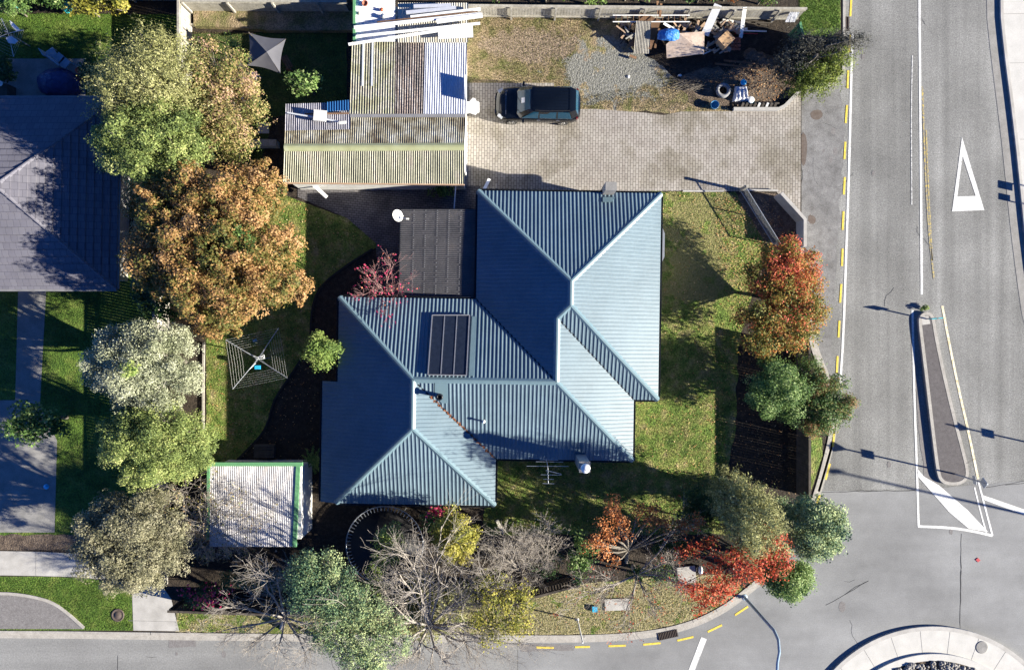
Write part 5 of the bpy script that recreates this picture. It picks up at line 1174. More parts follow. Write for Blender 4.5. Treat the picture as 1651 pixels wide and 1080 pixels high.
mb = MB(); mb.box((b.x, b.y, 1.0), (.62, .04, .3), .1); mb.build('sign_plate', M['turquoise'], t)
b = P(1540, 764, .16); t = empty('road_sign', b, 'tall grey post with two diamond plates at the wide end of the traffic island', 'sign')
mb = MB(); mb.tube([b, (b.x, b.y, 2.75)], .045, 8); mb.build('post', M['galv'], t)
def diamond(x, y, z, s, tk=.03, rz=0.0):
    mb = MB(); R = Matrix.Rotation(rz, 3, 'Z'); mb.box((x, y, z), (tk, s, s), M=R @ Matrix.Rotation(math.radians(45), 3, 'X')); return mb
diamond(b.x, b.y, 2.45, .42, rz=.12).build('sign_plate', M['galv'], t); mb = MB(); mb.box((b.x, b.y, 1.75), (.03, .45, .26), .12); mb.build('sign_plate', M['galv'], t)
solid('weed', 'bark', P(1538, 752, .16), 'small weed growing at the foot of the tall island sign', 'weed', lambda m: twigs(m, 1538, 754, 1, 2))
b = P(1742, 732, .14); t = empty('road_sign', b, 'road sign on the far side of the road whose diamond shadow falls on the island', 'sign')
mb = MB(); mb.tube([b, (b.x, b.y, 2.9)], .045, 8); mb.build('post', M['galv'], t); diamond(b.x, b.y, 2.5, .42, rz=.12).build('sign_plate', M['galv'], t); mb = MB(); mb.box((b.x, b.y, 1.85), (.03, .45, .26), .12); mb.build('sign_plate', M['galv'], t)
b = P(1955, 897, .14); t, e = lamp_post('street_lamp', b, [b, (b.x, b.y, 4), (b.x, b.y, 7.6)], .09, .06, 'galv', 'street lamp beyond the right edge whose long shadow crosses the road', 'street lamp')
mb = MB(); mb.box(e + Vector((.0, 0, .05)), (.6, .24, .12)); mb.build('lamp_head', M['galv'], t)
b = P(1688, 322, .14); t = empty('name_sign', b, 'low board on posts just outside the right edge by the footpath', 'sign')
for dy in (-.5, .5):
    mb = MB(); mb.beam((b.x, b.y + dy, .14), (b.x, b.y + dy, .95), .06, .06); mb.build('post', M['galv'], t)
mb = MB(); mb.box((b.x, b.y + .3, .82), (.04, .4, .28)); mb.box((b.x, b.y - .35, .84), (.04, .35, .22)); mb.build('sign_plate', M['galv'], t)

# roundabout
RC = P(1503, 1228); Rr = 220 / PXM
def ring(r0, r1, z0, z1, name, m):
    pts = [(RC.x + r1 * math.cos(a), RC.y + r1 * math.sin(a)) for a in np.linspace(0, 2 * math.pi, 120, endpoint=False)]
    mb = MB(); mb.ribbon(pts, 0, r1 - r0, z0, z1, True); return mb.build(name, M[m], kind='structure')
ring(Rr - .22, Rr, -.01, .13, 'kerb', 'concrete'); ring(Rr - 1.5, Rr - .21, -.01, .125, 'roundabout_apron', 'pale_concrete'); ring(Rr - 1.85, Rr - 1.48, -.01, .22, 'kerb', 'pale_concrete')
mb = MB(); mb.lathe((RC.x, RC.y, 0), [(Rr - 1.83, .16), (Rr - 3.0, .22), (0, .5)], 60); mb.build('roundabout_centre', M['dirt'], kind='structure')
mb = MB()
for k in range(28):
    a = k * 2 * math.pi / 28 + .1; d = Vector((math.cos(a), math.sin(a), 0)); mb.beam(RC + d * (Rr - 1.48) + Vector((0, 0, .126)), RC + d * (Rr - .22) + Vector((0, 0, .126)), .02, .006)
mb.build('apron_joints', M['dark_concrete'], kind='structure')
mb = MB(); r = random.Random(12)
for i in range(700):
    a = r.uniform(math.radians(55), math.radians(125)); q = Rr - 1.9 - abs(r.gauss(0, 1.0)); s_ = r.uniform(.06, .16); c = RC + Vector((math.cos(a) * q, math.sin(a) * q, .22)); lump(mb, c, s_, s_ * .8, s_ * .8, i, .15, 6, 3)
mb.build('stones', M['rock'], kind='stuff', label='loose grey stones filling the middle of the roundabout', cat='stones')
solid('manhole_cover', 'dark_concrete', P(1583, 1043, .12), 'round grey manhole cover in the concrete roundabout apron', 'manhole cover', lambda m: m.lathe(P(1583, 1043, .124), [(.35, 0), (.35, .012), (.3, .014), (0, .014)], 28))
solid('cloth_scrap', 'red_cloth', P(1577, 903, .01), 'tiny pink scrap lying on the asphalt near the roundabout', 'scrap', lambda m: m.slab([P(1573, 902, .03), P(1577, 899, .03), P(1581, 903, .03), P(1577, 906, .03)], .02))

# neighbour's patio things
solid('covered_table', 'navy_tarp', P(98, 135, .12), 'big dark blue tarpaulin cover over furniture on the neighbour patio', 'tarpaulin', lambda m: lump(m, P(99, 137, .1), 1.12, .92, .85, 7, .08, 22, 10))
def pot(px, py, r0, h, m, label):
    solid('plant_pot', m, P(px, py, .11), label, 'plant pot', lambda mb: mb.lathe(P(px, py, .11), [(0, 0), (r0 * .7, 0), (r0, h), (r0 * .85, h), (r0 * .8, h - .06), (0, h - .06)], 18))
pot(134, 118, .20, .4, 'orange_plastic', 'large round orange pot right of the dark blue cover')
pot(131, 129, .12, .25, 'orange_plastic', 'small orange pot below the large orange pot')
pot(28, 12, .17, .4, 'turquoise', 'single turquoise ball pot at the top left corner')
t = empty('garden_ornament', P(109, 12, .11), 'round turquoise wire ornament between the yellow green shrubs', 'ornament')
mb = MB(); c = P(109, 12, .5)
for k in range(7):
    a = k * math.pi / 7; mb.tube([c + Vector((.3 * math.cos(u) * math.cos(a), .3 * math.cos(u) * math.sin(a), .3 * math.sin(u))) for u in np.linspace(0, 2 * math.pi, 17)], .03, 5, cap=False)
mb.build('hoops', M['turquoise'], t)
def chair(px, py, rz, m, label):
    c = P(px, py, .11); t = empty('garden_chair', c, label, 'chair'); R = Matrix.Rotation(rz, 3, 'Z')
    mb = MB(); mb.box(c + Vector((0, 0, .4)), (.48, .48, .05), rz); mb.build('seat', M[m], t)
    mb = MB(); mb.box(c + R @ Vector((-.26, 0, .7)), (.05, .46, .5), rz); mb.build('backrest', M[m], t)
    for a in (-.2, .2):
        for b_ in (-.2, .2): mb = MB(); q = c + R @ Vector((a, b_, 0)); mb.beam(q, q + Vector((0, 0, .39)), .04, .04); mb.build('leg', M[m], t)
chair(91, 91, .6, 'blue_grey', 'garden chair in shade-darkened blue grey at the corner of the neighbour patio, left one')  # chair colour darkened in place of the patio's shade
chair(103, 99, .8, 'blue_grey', 'garden chair in shade-darkened blue grey nearer the dark blue cover, right one')
chair(112, 106, .9, 'blue_grey', 'garden chair in shade-darkened blue grey just above the dark blue cover')
solid('planter', 'dark_wood', P(8, 150, .11), 'dark square planter at the left edge below the patio plants', 'planter', lambda m: m.box(P(4, 149, .45), (1.0, .7, .7)))
solid('dish_bowl', 'white', P(2, 135, .9), 'small white bowl at the left edge of the patio', 'bowl', lambda m: m.lathe(P(2, 136, .85), [(0, 0), (.1, .02), (.16, .1), (.14, .1), (0, .05)], 14))

# ------------------------------------------------------------------ vegetation
RG = np.random.default_rng(77)
def unit(rg, n): v = rg.normal(0, 1, (n, 3)); return v / np.linalg.norm(v, axis=1)[:, None]
def leafcloud(lobes, per_m2, size, rg, clump=.33, per=60, asp=.6, droop=0.0, flatten=.8, inner=.6, up=.6, spike=0.0):
    P_, T_, N_ = [], [], []
    for (x, y, z, rx, ry, rz, tb) in lobes:
        rm = (rx * ry * rz) ** (1 / 3); nl = max(40, int(per_m2 * 4 * math.pi * rm * rm * .6)); nc = max(4, nl // per)
        d = unit(rg, nc * 2); d = d[d[:, 2] > -.45][:nc]; nc = len(d)
        ph = rg.uniform(0, 6.3, 4); bump_ = 1 + .20 * np.sin(4 * d[:, 0] + ph[0]) * np.sin(4 * d[:, 1] + ph[1]) + .13 * np.sin(8 * d[:, 2] + ph[2]) + .10 * np.sin(9 * d[:, 0] + 7 * d[:, 1] + ph[3])
        rr = (inner + (1 - inner) * rg.uniform(0, 1, nc) ** .6) * bump_
        c = np.column_stack([x + d[:, 0] * rx * rr, y + d[:, 1] * ry * rr, z + d[:, 2] * rz * rr])
        ct = np.clip(rg.normal(tb, .18, nc), 0, 1); cs = clump * rg.uniform(.6, 1.4, nc)
        o = rg.normal(0, 1, (nc, per, 3)); o /= np.linalg.norm(o, axis=2)[:, :, None]; o *= rg.uniform(.2, 1, (nc, per, 1)) ** .5; o[:, :, 2] *= flatten
        if spike: o = o * .45 + d[:, None, :] * rg.uniform(-spike, spike * 1.6, (nc, per, 1))
        p = c[:, None, :] + o * cs[:, None, None]
        if droop: p[:, :, 2] -= droop * (o[:, :, 0] ** 2 + o[:, :, 1] ** 2) * cs[:, None]
        nr = d[:, None, :] * .5 + o * .5 + rg.normal(0, .45, (nc, per, 3)) + np.array([0, 0, up])
        P_.append(p.reshape(-1, 3)); N_.append(nr.reshape(-1, 3)); T_.append((ct[:, None] + rg.normal(0, .16, (nc, per))).reshape(-1))
    p = np.concatenate(P_); return quads(p, np.concatenate(N_), size, asp, rg), np.concatenate(T_)
def lobes_of(cx, cy, rx, ry, h, rz, n, fr, rg, tb=.5, tvar=.12):
    """n overlapping lobes filling an oval crown: centre and radii in photo pixels at height h"""
    L = []; k = (CAMH - h) / CAMH / PXM
    for i in range(n):
        a = i * 2.39996 + rg.uniform(-.3, .3); q = math.sqrt((i + .5) / n) * (1 - fr); f = fr * rg.uniform(.8, 1.15)
        px, py = cx + rx * 1.05 * q * math.cos(a), cy + ry * 1.07 * q * math.sin(a); c = P(px, py, h)
        L.append((c.x, c.y, h + rz * (.75 * (1 - q * q) - .35 + rg.uniform(-.16, .16)), rx * f * k, ry * f * k, rz * .55 * rg.uniform(.85, 1.15), tb + rg.uniform(-tvar, tvar)))
    return L
def tree(name, label, cat, lobes, m, per_m2=260, size=.12, base=None, bark='bark', seed=1, trunk=.13, group=None, crown='crown', **kw):
    rg = np.random.default_rng(seed); cx = sum(l[0] for l in lobes) / len(lobes); cy = sum(l[1] for l in lobes) / len(lobes); cz = sum(l[2] for l in lobes) / len(lobes)
    b = Vector((cx, cy, LAND)) if base is None else Vector((P(*base).x, P(*base).y, LAND))
    t = empty(name, b, label, cat, group)
    V, T = leafcloud(lobes, per_m2, size, rg, **kw); rawquads(crown, V, T, m, parent=t)
    mb = MB(); low = min(l[2] for l in lobes); fz = max(LAND + .25, low * .45); f = Vector((b.x * .6 + cx * .4, b.y * .6 + cy * .4, fz))
    mb.tube([b - Vector((0, 0, .05)), b.lerp(f, .5) + Vector((rg.uniform(-.05, .05), rg.uniform(-.05, .05), 0)), f], [trunk * 1.25, trunk, trunk * .85], 8)
    for l in lobes:
        e = Vector((l[0], l[1], l[2] + l[5] * .3)); mid = f.lerp(e, .5) + Vector((rg.uniform(-.2, .2), rg.uniform(-.2, .2), rg.uniform(-.05, .25)))
        mb.tube([f, mid, e], [trunk * .6, trunk * .35, trunk * .12], 5)
        for j in range(4):
            d = unit(rg, 1)[0]; d[2] = abs(d[2]) * .6; q = e + Vector((d[0] * l[3] * .8, d[1] * l[4] * .8, d[2] * l[5] * .8)); mb.tube([mid.lerp(e, rg.uniform(.2, .9)), q], [trunk * .18, trunk * .05], 4)
    mb.build('trunk', M[bark], t); return t
def bare(name, label, base, spread, m, seed=1, levels=5, kids=3, trunk=.12, limbs=6, group=None, leaves=None, lean=None, top=None, thin=.62, twist=.36, cat='tree', lsize=.08, ldens=.3, minr=.0045):
    """leafless tree: limbs aimed at the px targets in spread [(px,py,h), ...], each branching down to twigs"""
    rg = random.Random(seed); b = P(*base); b = Vector((b.x, b.y, LAND)); t = empty(name, b, label, cat, group); mb = MB(); tips = []
    def grow(p, d, L, r0, lev):
        n = 3; pts = [p]; q = p.copy(); dd = d.copy()
        for i in range(n):
            dd = (dd + Vector((rg.gauss(0, 1), rg.gauss(0, 1), rg.gauss(0, .6))) * twist * .33).normalized(); q = q + dd * (L / n); pts.append(q.copy())
        rr = [max(minr, r0 * (1 - .45 * i / n)) for i in range(n + 1)]; mb.tube(pts, rr, 5 if r0 > .03 else 3, cap=False)
        if lev <= 0: tips.append((q, dd)); return
        for i in range(kids + (1 if lev > 2 and rg.random() < .5 else 0)):
            f = rg.uniform(.25, 1.0); j = min(n - 1, int(f * n)); s_ = pts[j].lerp(pts[j + 1], f * n - j)
            nd = (dd + Vector((rg.gauss(0, 1), rg.gauss(0, 1), rg.gauss(0, .55) + .10)) * .5).normalized()
            grow(s_, nd, L * rg.uniform(.56, .88), max(minr, r0 * rg.uniform(.42, .6)), lev - 1)
    hub = Vector((b.x, b.y, 1.3)) if top is None else P(*top)
    mb.tube([b - Vector((0, 0, .05)), b.lerp(hub, .5), hub], [trunk * 1.3, trunk, trunk * .9], 8, cap=False)
    for (px, py, h) in spread:
        e = P(px, py, h); d = (e - hub); L = d.length
        mid = hub.lerp(e, .45) + Vector((rg.uniform(-.3, .3), rg.uniform(-.3, .3), rg.uniform(0, .35))); r1 = trunk * .55
        mb.tube([hub, hub.lerp(mid, .5) + Vector((0, 0, .05)), mid], [r1, r1 * .85, r1 * .7], 6, cap=False)
        for k in range(kids): grow(hub.lerp(mid, rg.uniform(.5, 1)), ((e - mid).normalized() + Vector((rg.gauss(0, .45), rg.gauss(0, .45), rg.gauss(0, .3)))).normalized(), L * .28, r1 * .45, levels - 2)
        grow(mid, (e - mid).normalized(), L * .36, r1 * .65, levels - 1)
    mb.build('branches', M[m], t)
    if leaves is not None:
        g = np.random.default_rng(seed); sel = [tp for tp in tips if g.random() < ldens]
        if sel:
            c = np.array([tuple(p) for p, d in sel]); c = np.repeat(c, 3, 0) + g.normal(0, .07, (len(sel) * 3, 3)); rawquads('leaves', quads(c, g.normal(0, .7, (len(c), 3)) + [0, 0, .7], lsize, .6, g), g.beta(2, 2, len(c)), leaves, parent=t)
    return t
R_ = lambda s: np.random.default_rng(s)
def Lpx(items, h):
    out = []
    for it in items:
        x, y, r_, tb = it[:4]; hh_ = it[4] if len(it) > 4 else h; c = P(x, y, hh_); k = (CAMH - hh_) / CAMH / PXM
        out.append((c.x, c.y, hh_, r_ * k, r_ * k, r_ * k * .7, tb))
    return out
LF['orange'] = leafmat('orange_leaf', [(0, (.07, .09, .02)), (.28, (.165, .15, .04)), (.48, (.29, .19, .06)), (.7, (.40, .215, .085)), (1, (.50, .32, .15))], transl=.3)
LF['lime'] = leafmat('lime_leaf', [(0, (.06, .10, .025)), (.4, (.14, .22, .05)), (.75, (.25, .34, .08)), (1, (.40, .46, .15))])
LF['sage'] = leafmat('sage_leaf', [(0, (.06, .09, .03)), (.4, (.165, .22, .065)), (.75, (.31, .37, .11)), (1, (.50, .52, .20))])
LF['silver'] = leafmat('silver_leaf', [(0, (.10, .12, .06)), (.35, (.215, .235, .135)), (.7, (.335, .35, .225)), (1, (.47, .48, .34))], transl=.2)
LF['khaki'] = leafmat('khaki_leaf', [(0, (.06, .065, .035)), (.4, (.145, .14, .08)), (.75, (.25, .235, .14)), (1, (.34, .315, .21))], transl=.2)
LF['olive'] = leafmat('olive_leaf', [(0, (.08, .085, .035)), (.4, (.215, .22, .08)), (.75, (.38, .375, .15)), (1, (.54, .51, .25))], transl=.25)
LF['brownmix'] = leafmat('autumn_leaf', [(0, (.07, .11, .025)), (.3, (.20, .21, .06)), (.55, (.38, .31, .12)), (.8, (.46, .31, .17)), (1, (.50, .32, .24))])
LF['green'] = leafmat('green_leaf', [(0, (.035, .08, .02)), (.4, (.09, .17, .045)), (.75, (.19, .29, .08)), (1, (.34, .42, .17))])
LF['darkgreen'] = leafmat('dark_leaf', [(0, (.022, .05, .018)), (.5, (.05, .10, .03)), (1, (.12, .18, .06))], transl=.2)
LF['blugreen'] = leafmat('bluegreen_leaf', [(0, (.04, .09, .055)), (.3, (.09, .17, .09)), (.6, (.23, .30, .13)), (1, (.42, .47, .23))], transl=.2)
LF['yellow'] = leafmat('yellow_leaf', [(0, (.09, .11, .02)), (.4, (.24, .24, .04)), (.75, (.40, .36, .06)), (1, (.54, .48, .13))])
LF['red'] = leafmat('red_leaf', [(0, (.12, .13, .03)), (.25, (.34, .14, .05)), (.55, (.55, .07, .045)), (1, (.62, .19, .08))], transl=.4)
LF['rust'] = leafmat('rust_leaf', [(0, (.14, .08, .03)), (.4, (.38, .14, .045)), (.8, (.60, .22, .07)), (1, (.66, .32, .13))], transl=.35)
LF['redgreen'] = leafmat('red_green_leaf', [(0, (.07, .10, .02)), (.35, (.20, .20, .04)), (.6, (.38, .22, .05)), (.8, (.50, .14, .05)), (1, (.58, .11, .07))], transl=.35)
LF['greenbrown'] = leafmat('green_brown_leaf', [(0, (.04, .09, .025)), (.45, (.12, .20, .05)), (.7, (.24, .20, .07)), (1, (.30, .13, .06))])
LF['conifer'] = leafmat('conifer_leaf', [(0, (.035, .06, .01)), (.5, (.10, .14, .018)), (1, (.21, .25, .03))], transl=.2)
LF['duskyconifer'] = leafmat('dusky_leaf', [(0, (.035, .035, .03)), (.6, (.07, .07, .055)), (1, (.12, .12, .09))], transl=.1)
LF['pink'] = leafmat('pink_flower', [(0, (.40, .03, .10)), (.6, (.60, .06, .16)), (1, (.60, .3, .1))])

# big autumn tree
o = R_(5); L = lobes_of(350, 398, 142, 138, 4.4, 2.6, 44, .19, o, .47, .22)
L += [(*P(232, 330, 4)[:2], 4.0, .9, 1.0, .9, .55), (*P(470, 462, 3.6)[:2], 3.4, .8, .8, .8, .7), (*P(415, 300, 4.2)[:2], 4.3, 1.2, 1.1, 1.0, .75), (*P(345, 515, 3.6)[:2], 3.4, 1.3, .9, .9, .65)]
tree('autumn_tree', 'large round tree in orange autumn leaf left of the lean-to', 'tree', L, LF['orange'], 430, .10, seed=21, trunk=.24, clump=.34, per=90)
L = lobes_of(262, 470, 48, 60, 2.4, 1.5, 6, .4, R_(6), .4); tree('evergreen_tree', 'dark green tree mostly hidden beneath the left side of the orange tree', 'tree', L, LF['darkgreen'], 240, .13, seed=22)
L = lobes_of(385, 388, 34, 24, 5.6, 1.0, 4, .5, R_(66), .35); tree('evergreen_tree', 'small patch of green branches poking through the middle of the orange tree', 'tree', L, LF['green'], 240, .12, seed=122)
# upper left group
L = lobes_of(248, 138, 98, 80, 4.4, 2.2, 20, .26, R_(7), .55); L += [(*P(x, y, 4.2)[:2], 3.9, .85, .45, .5, .6) for x, y in ((165, 175), (190, 118), (222, 92), (262, 78), (178, 150))]
tree('feathery_tree', 'olive grey feathery tree with spiky edges at upper left', 'tree', L, LF['olive'], 420, .10, seed=23, trunk=.2, clump=.42, per=26, asp=.28, spike=.75, up=.3)
L = lobes_of(356, 175, 84, 96, 3.6, 1.9, 26, .24, R_(8), .5, .16); tree('mixed_autumn_tree', 'yellow brown thinning tree reaching over the white garden table', 'tree', L, LF['brownmix'], 290, .095, seed=24, trunk=.16, clump=.30, per=18, inner=.35)
L = lobes_of(252, 232, 102, 78, 4.4, 2.0, 28, .24, R_(9), .45, .15); tree('broadleaf_tree', 'fresh green rounded tree between the olive and the orange trees', 'tree', L, LF['sage'], 480, .085, seed=25, trunk=.2, clump=.34, per=90)
L = lobes_of(330, 95, 42, 38, 2.6, 1.2, 6, .38, R_(10), .6, .1); tree('climbing_shrub', 'thin brown leaved shrub growing over the side fence at upper left', 'shrub', L, LF['brownmix'], 90, .11, seed=26, trunk=.05, inner=.2, per=12)
L = lobes_of(377, 82, 20, 20, 1.1, .8, 4, .5, R_(11), .7); tree('shrub', 'bright green bush left of the dark sun umbrella', 'shrub', L, LF['lime'], 260, .09, seed=27, trunk=.04)
L = lobes_of(495, 136, 31, 24, 1.5, 1.0, 7, .36, R_(12), .75); tree('shrub', 'dark glossy leaved bush above the dull grey garage roof patch', 'shrub', L, LF['green'], 130, .13, seed=28, trunk=.05, per=12, inner=.3)
L = lobes_of(525, 565, 30, 31, 2.4, 1.3, 8, .42, R_(13), .6); tree('shrub', 'round lime green small tree touching the left eave of the house', 'shrub', L, LF['lime'], 380, .10, seed=29, trunk=.07)
# left middle group
L = lobes_of(240, 590, 103, 76, 3.8, 2.1, 34, .22, R_(14), .6); tree('silver_tree', 'pale silvery white leaved round tree left of the clothesline', 'tree', L, LF['silver'], 640, .072, seed=30, trunk=.2, clump=.34, per=90)
L = lobes_of(214, 592, 12, 16, 6.0, .5, 2, .6, R_(114), .8); tree('mistletoe', 'small bright green clump growing out of the silvery white tree', 'clump', L, LF['lime'], 400, .10, seed=130, trunk=.02, base=(220, 590))
L = lobes_of(258, 710, 93, 72, 3.8, 2.1, 30, .23, R_(15), .55); tree('broadleaf_tree', 'light green round tree below the silvery white tree', 'tree', L, LF['sage'], 600, .075, seed=31, trunk=.2, clump=.34, per=90)
L = lobes_of(220, 868, 90, 86, 4.2, 2.3, 34, .22, R_(16), .58); tree('khaki_tree', 'grey khaki dense tree over the footpath at lower left', 'tree', L, LF['khaki'], 620, .075, seed=32, trunk=.22, clump=.34, per=90)
L = lobes_of(58, 680, 56, 36, 2.6, 1.1, 10, .34, R_(17), .45, .2); tree('small_tree', 'dark green open tree with yellow tips beside the neighbour driveway', 'tree', L, LF['green'], 130, .15, seed=33, trunk=.09, per=14, inner=.3)
# yellow green shrubs, top left
for i, (x, y, a, b_, lb) in enumerate([(22, 14, 22, 15, 'small bright green bush beside the turquoise ball pot'), (142, 14, 30, 20, 'yellow green shrub right of the turquoise wire ornament'), (192, 12, 28, 20, 'rightmost yellow green shrub on the neighbour lawn edge'), (82, 4, 30, 12, 'low dark green bush left of the turquoise wire ornament'), (50, -2, 26, 12, 'half cut off green bush at the top left corner')]):
    L = lobes_of(x, y, a, b_, 1.1, .9, 6, .42, R_(40 + i), .45); tree('shrub', lb, 'shrub', L, LF['yellow' if i in (1, 2) else 'green'], 240, .11, seed=50 + i, trunk=.04, group='shrubs along the neighbour lawn')
for i, (x, y) in enumerate([(10, 104), (14, 122)]):
    L = lobes_of(x, y, 9, 9, .6, .5, 3, .6, R_(60 + i), .5); tree('potted_plant', ['upper', 'lower'][i] + ' dark potted plant at the left end of the neighbour patio', 'plant', L, LF['darkgreen'], 200, .12, seed=60 + i, trunk=.02)
L = lobes_of(145, 120, 12, 24, .8, .6, 5, .45, R_(64), .5); tree('shrub', 'dark scruffy plants beside the orange pots', 'shrub', L, LF['darkgreen'], 160, .10, seed=64, trunk=.02)
# hedge beyond the back fence
xs = [(330, -9, 'darkgreen'), (420, -6, 'green'), (480, -5, 'lime'), (540, -12, 'green'), (640, -45, 'darkgreen'), (800, -6, 'green'), (880, -4, 'yellow'), (945, -2, 'lime'), (1010, -6, 'green'), (1075, -6, 'darkgreen'), (1130, -4, 'darkgreen'), (1175, -6, 'rust'), (1232, 0, 'greenbrown')]
wh = ['at its far left end', 'second from its left end', 'left of the garage', 'touching the garage', 'behind the white iron roof', 'just right of the garage', 'yellow leaved', 'bright green', 'above the ladder', 'above the brown stakes', 'dark one left of the rust coloured bush', 'rust coloured', 'green brown one at its right end']
for i, (x, y, c) in enumerate(xs):
    L = lobes_of(x, y - 8, 44, 16, 1.2, 1.0, 6, .4, R_(70 + i), .5); tree('shrub', 'hedge bush beyond the back fence, ' + wh[i], 'shrub', L, LF[c], 220, .11, seed=70 + i, trunk=.05, group='hedge bushes beyond the back fence')
# conifer by the verge
t = empty('conifer', P(1300, 110, LAND), 'dark leaning conifer with bright green tips between the yard and the road', 'tree')
dirs = [(1322, 136, 'conifer'), (1342, 118, 'conifer'), (1352, 98, 'conifer'), (1305, 136, 'conifer'), (1290, 130, 'conifer'), (1312, 118, 'conifer')]
L = [(*P(x, y, 2.2)[:2], 1.9, .62, .46, .9, .6) for x, y, c in dirs] + [(*P(x, y, 1.6)[:2], 1.5, .55, .4, .7, .5) for x, y in ((1330, 105), (1300, 115), (1345, 85))]
V, T = leafcloud(L, 520, .10, R_(90), clump=.3, per=30, asp=.35, spike=.9, up=.3); rawquads('crown', V, T, LF['conifer'], parent=t)
L = [(*P(x, y, 2.4)[:2], 1.6, .75, .5, .7, .5) for x, y in ((1358, 66), (1372, 64), (1290, 85), (1310, 70), (1335, 62), (1345, 72), (1275, 100), (1318, 90), (1285, 112), (1300, 62), (1325, 75))]
for q_ in range(6):
    _c = P(1362 + q_ * 7, 67 - q_ * 1.2, 2.8); L.append((_c.x, _c.y, 2.8, .24 - q_ * .02, .10, .12, .5))
V, T = leafcloud(L, 900, .10, R_(91), clump=.33, per=28, asp=.25, spike=.9, up=.2); rawquads('old_foliage', V, T, LF['duskyconifer'], parent=t)
mb = MB(); b = P(1300, 110, LAND)
mb.tube([b, P(1305, 100, 1.5), P(1318, 88, 3.0)], [.16, .12, .05], 8)
rr = random.Random(3)
for i in range(9):
    a, z = rr.uniform(0, 6.28), rr.uniform(.6, 2.4); s_ = P(1304 + z * 4, 106 - z * 5, z); mb.tube([s_, s_ + Vector((math.cos(a) * .9, math.sin(a) * .7, .7))], [.05, .015], 5)
mb.tube([P(1330, 75, 2.4), P(1365, 66, 2.8), P(1403, 60, 3.1)], [.04, .025, .01], 5)
mb.tube([P(1262, 98, .6), P(1275, 88, 1.0), P(1295, 72, 1.2)], .025, 5); mb.build('trunk', M['bark'], t)
# right side trees
L = lobes_of(1265, 445, 66, 66, 2.0, 1.5, 26, .22, R_(18), .58, .28) + lobes_of(1262, 510, 80, 54, 2.1, 1.6, 20, .26, R_(19), .40, .15) + lobes_of(1225, 556, 44, 28, 2.4, 1.0, 6, .38, R_(20), .38, .1)
tree('autumn_tree', 'red and yellow leaved tree beside the road right of the lawn', 'tree', L, LF['redgreen'], 270, .095, seed=34, trunk=.11, base=(1235, 480), per=24, inner=.3)
L = lobes_of(1252, 630, 54, 54, 2.6, 1.6, 18, .27, R_(24), .55); tree('broadleaf_tree', 'dense green round tree below the red and yellow tree', 'tree', L, LF['green'], 560, .08, seed=35, trunk=.15, per=70)
L = lobes_of(1322, 652, 56, 54, 2.4, 1.4, 20, .26, R_(25), .45, .25) + [(*P(1300, 600, 2)[:2], 2.0, .9, .8, .8, .35)]; tree('broadleaf_tree', 'green and brown tree overhanging the white road line', 'tree', L, LF['greenbrown'], 500, .08, seed=36, trunk=.15, per=60)
L = lobes_of(1193, 820, 50, 60, 3.8, 4.6, 18, .27, R_(26), .45); L += lobes_of(1178, 812, 46, 52, 1.7, 1.3, 9, .34, R_(226), .4)
tree('feathery_tree', 'wispy olive green tree at the lower right corner of the lawn', 'tree', L, LF['olive'], 340, .12, seed=37, trunk=.15, clump=.38, per=28, asp=.25, spike=.6, up=.3)
L = lobes_of(1300, 843, 50, 48, 3.4, 3.0, 20, .26, R_(27), .6) + lobes_of(1280, 838, 42, 40, 1.6, 1.3, 9, .34, R_(227), .5); tree('broadleaf_tree', 'green tree overhanging the road bend at lower right', 'tree', L, LF['blugreen'], 520, .085, seed=38, trunk=.15, per=70)
L = lobes_of(1262, 926, 42, 36, 2.6, 2.2, 14, .3, R_(28), .6) + lobes_of(1240, 905, 44, 38, 1.3, .9, 8, .34, R_(228), .5); tree('broadleaf_tree', 'small green tree beside the street lamp at the road bend', 'tree', L, LF['green'], 520, .085, seed=39, trunk=.1, per=70)
L = Lpx([(1228, 850, 20, .7), (1250, 868, 18, .8), (1262, 885, 14, .7), (1215, 848, 14, .85), (1240, 900, 18, .65), (1212, 905, 20, .6), (1190, 925, 20, .6), (1215, 925, 14, .5), (1200, 882, 18, .15), (1225, 878, 18, .25), (1180, 895, 16, .4), (1255, 920, 14, .6), (1232, 872, 14, .3), (1245, 855, 14, .8), (1195, 900, 16, .7), (1268, 905, 12, .7), (1222, 930, 12, .7)], 5.6)
L += Lpx([(1150, 945, 20, .65), (1118, 950, 18, .65), (1140, 966, 17, .7), (1165, 955, 18, .7), (1098, 942, 12, .6), (1128, 984, 9, .7), (1175, 935, 16, .7), (1165, 905, 12, .5), (1120, 885, 14, .5), (1145, 882, 14, .4), (1100, 890, 10, .6), (1150, 920, 14, .6)], 3.0)
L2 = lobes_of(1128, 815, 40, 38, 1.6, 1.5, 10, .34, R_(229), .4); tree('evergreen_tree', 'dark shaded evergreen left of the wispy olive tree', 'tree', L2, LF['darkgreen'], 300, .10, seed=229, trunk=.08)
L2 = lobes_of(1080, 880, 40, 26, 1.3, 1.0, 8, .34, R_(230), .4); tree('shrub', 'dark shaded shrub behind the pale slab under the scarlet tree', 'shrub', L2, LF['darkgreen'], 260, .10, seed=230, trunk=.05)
tree('red_tree', 'scarlet autumn tree beside the street lamp on the verge', 'tree', L, LF['red'], 210, .10, seed=40, trunk=.1, per=12, inner=.2, base=(1180, 915))
L = lobes_of(1222, 882, 34, 30, 3.3, .8, 6, .4, R_(31), .85, .1); tree('shrub', 'yellow green leaves within the scarlet tree', 'shrub', L, LF['yellow'], 110, .11, seed=140, trunk=.05, per=12, inner=.2)
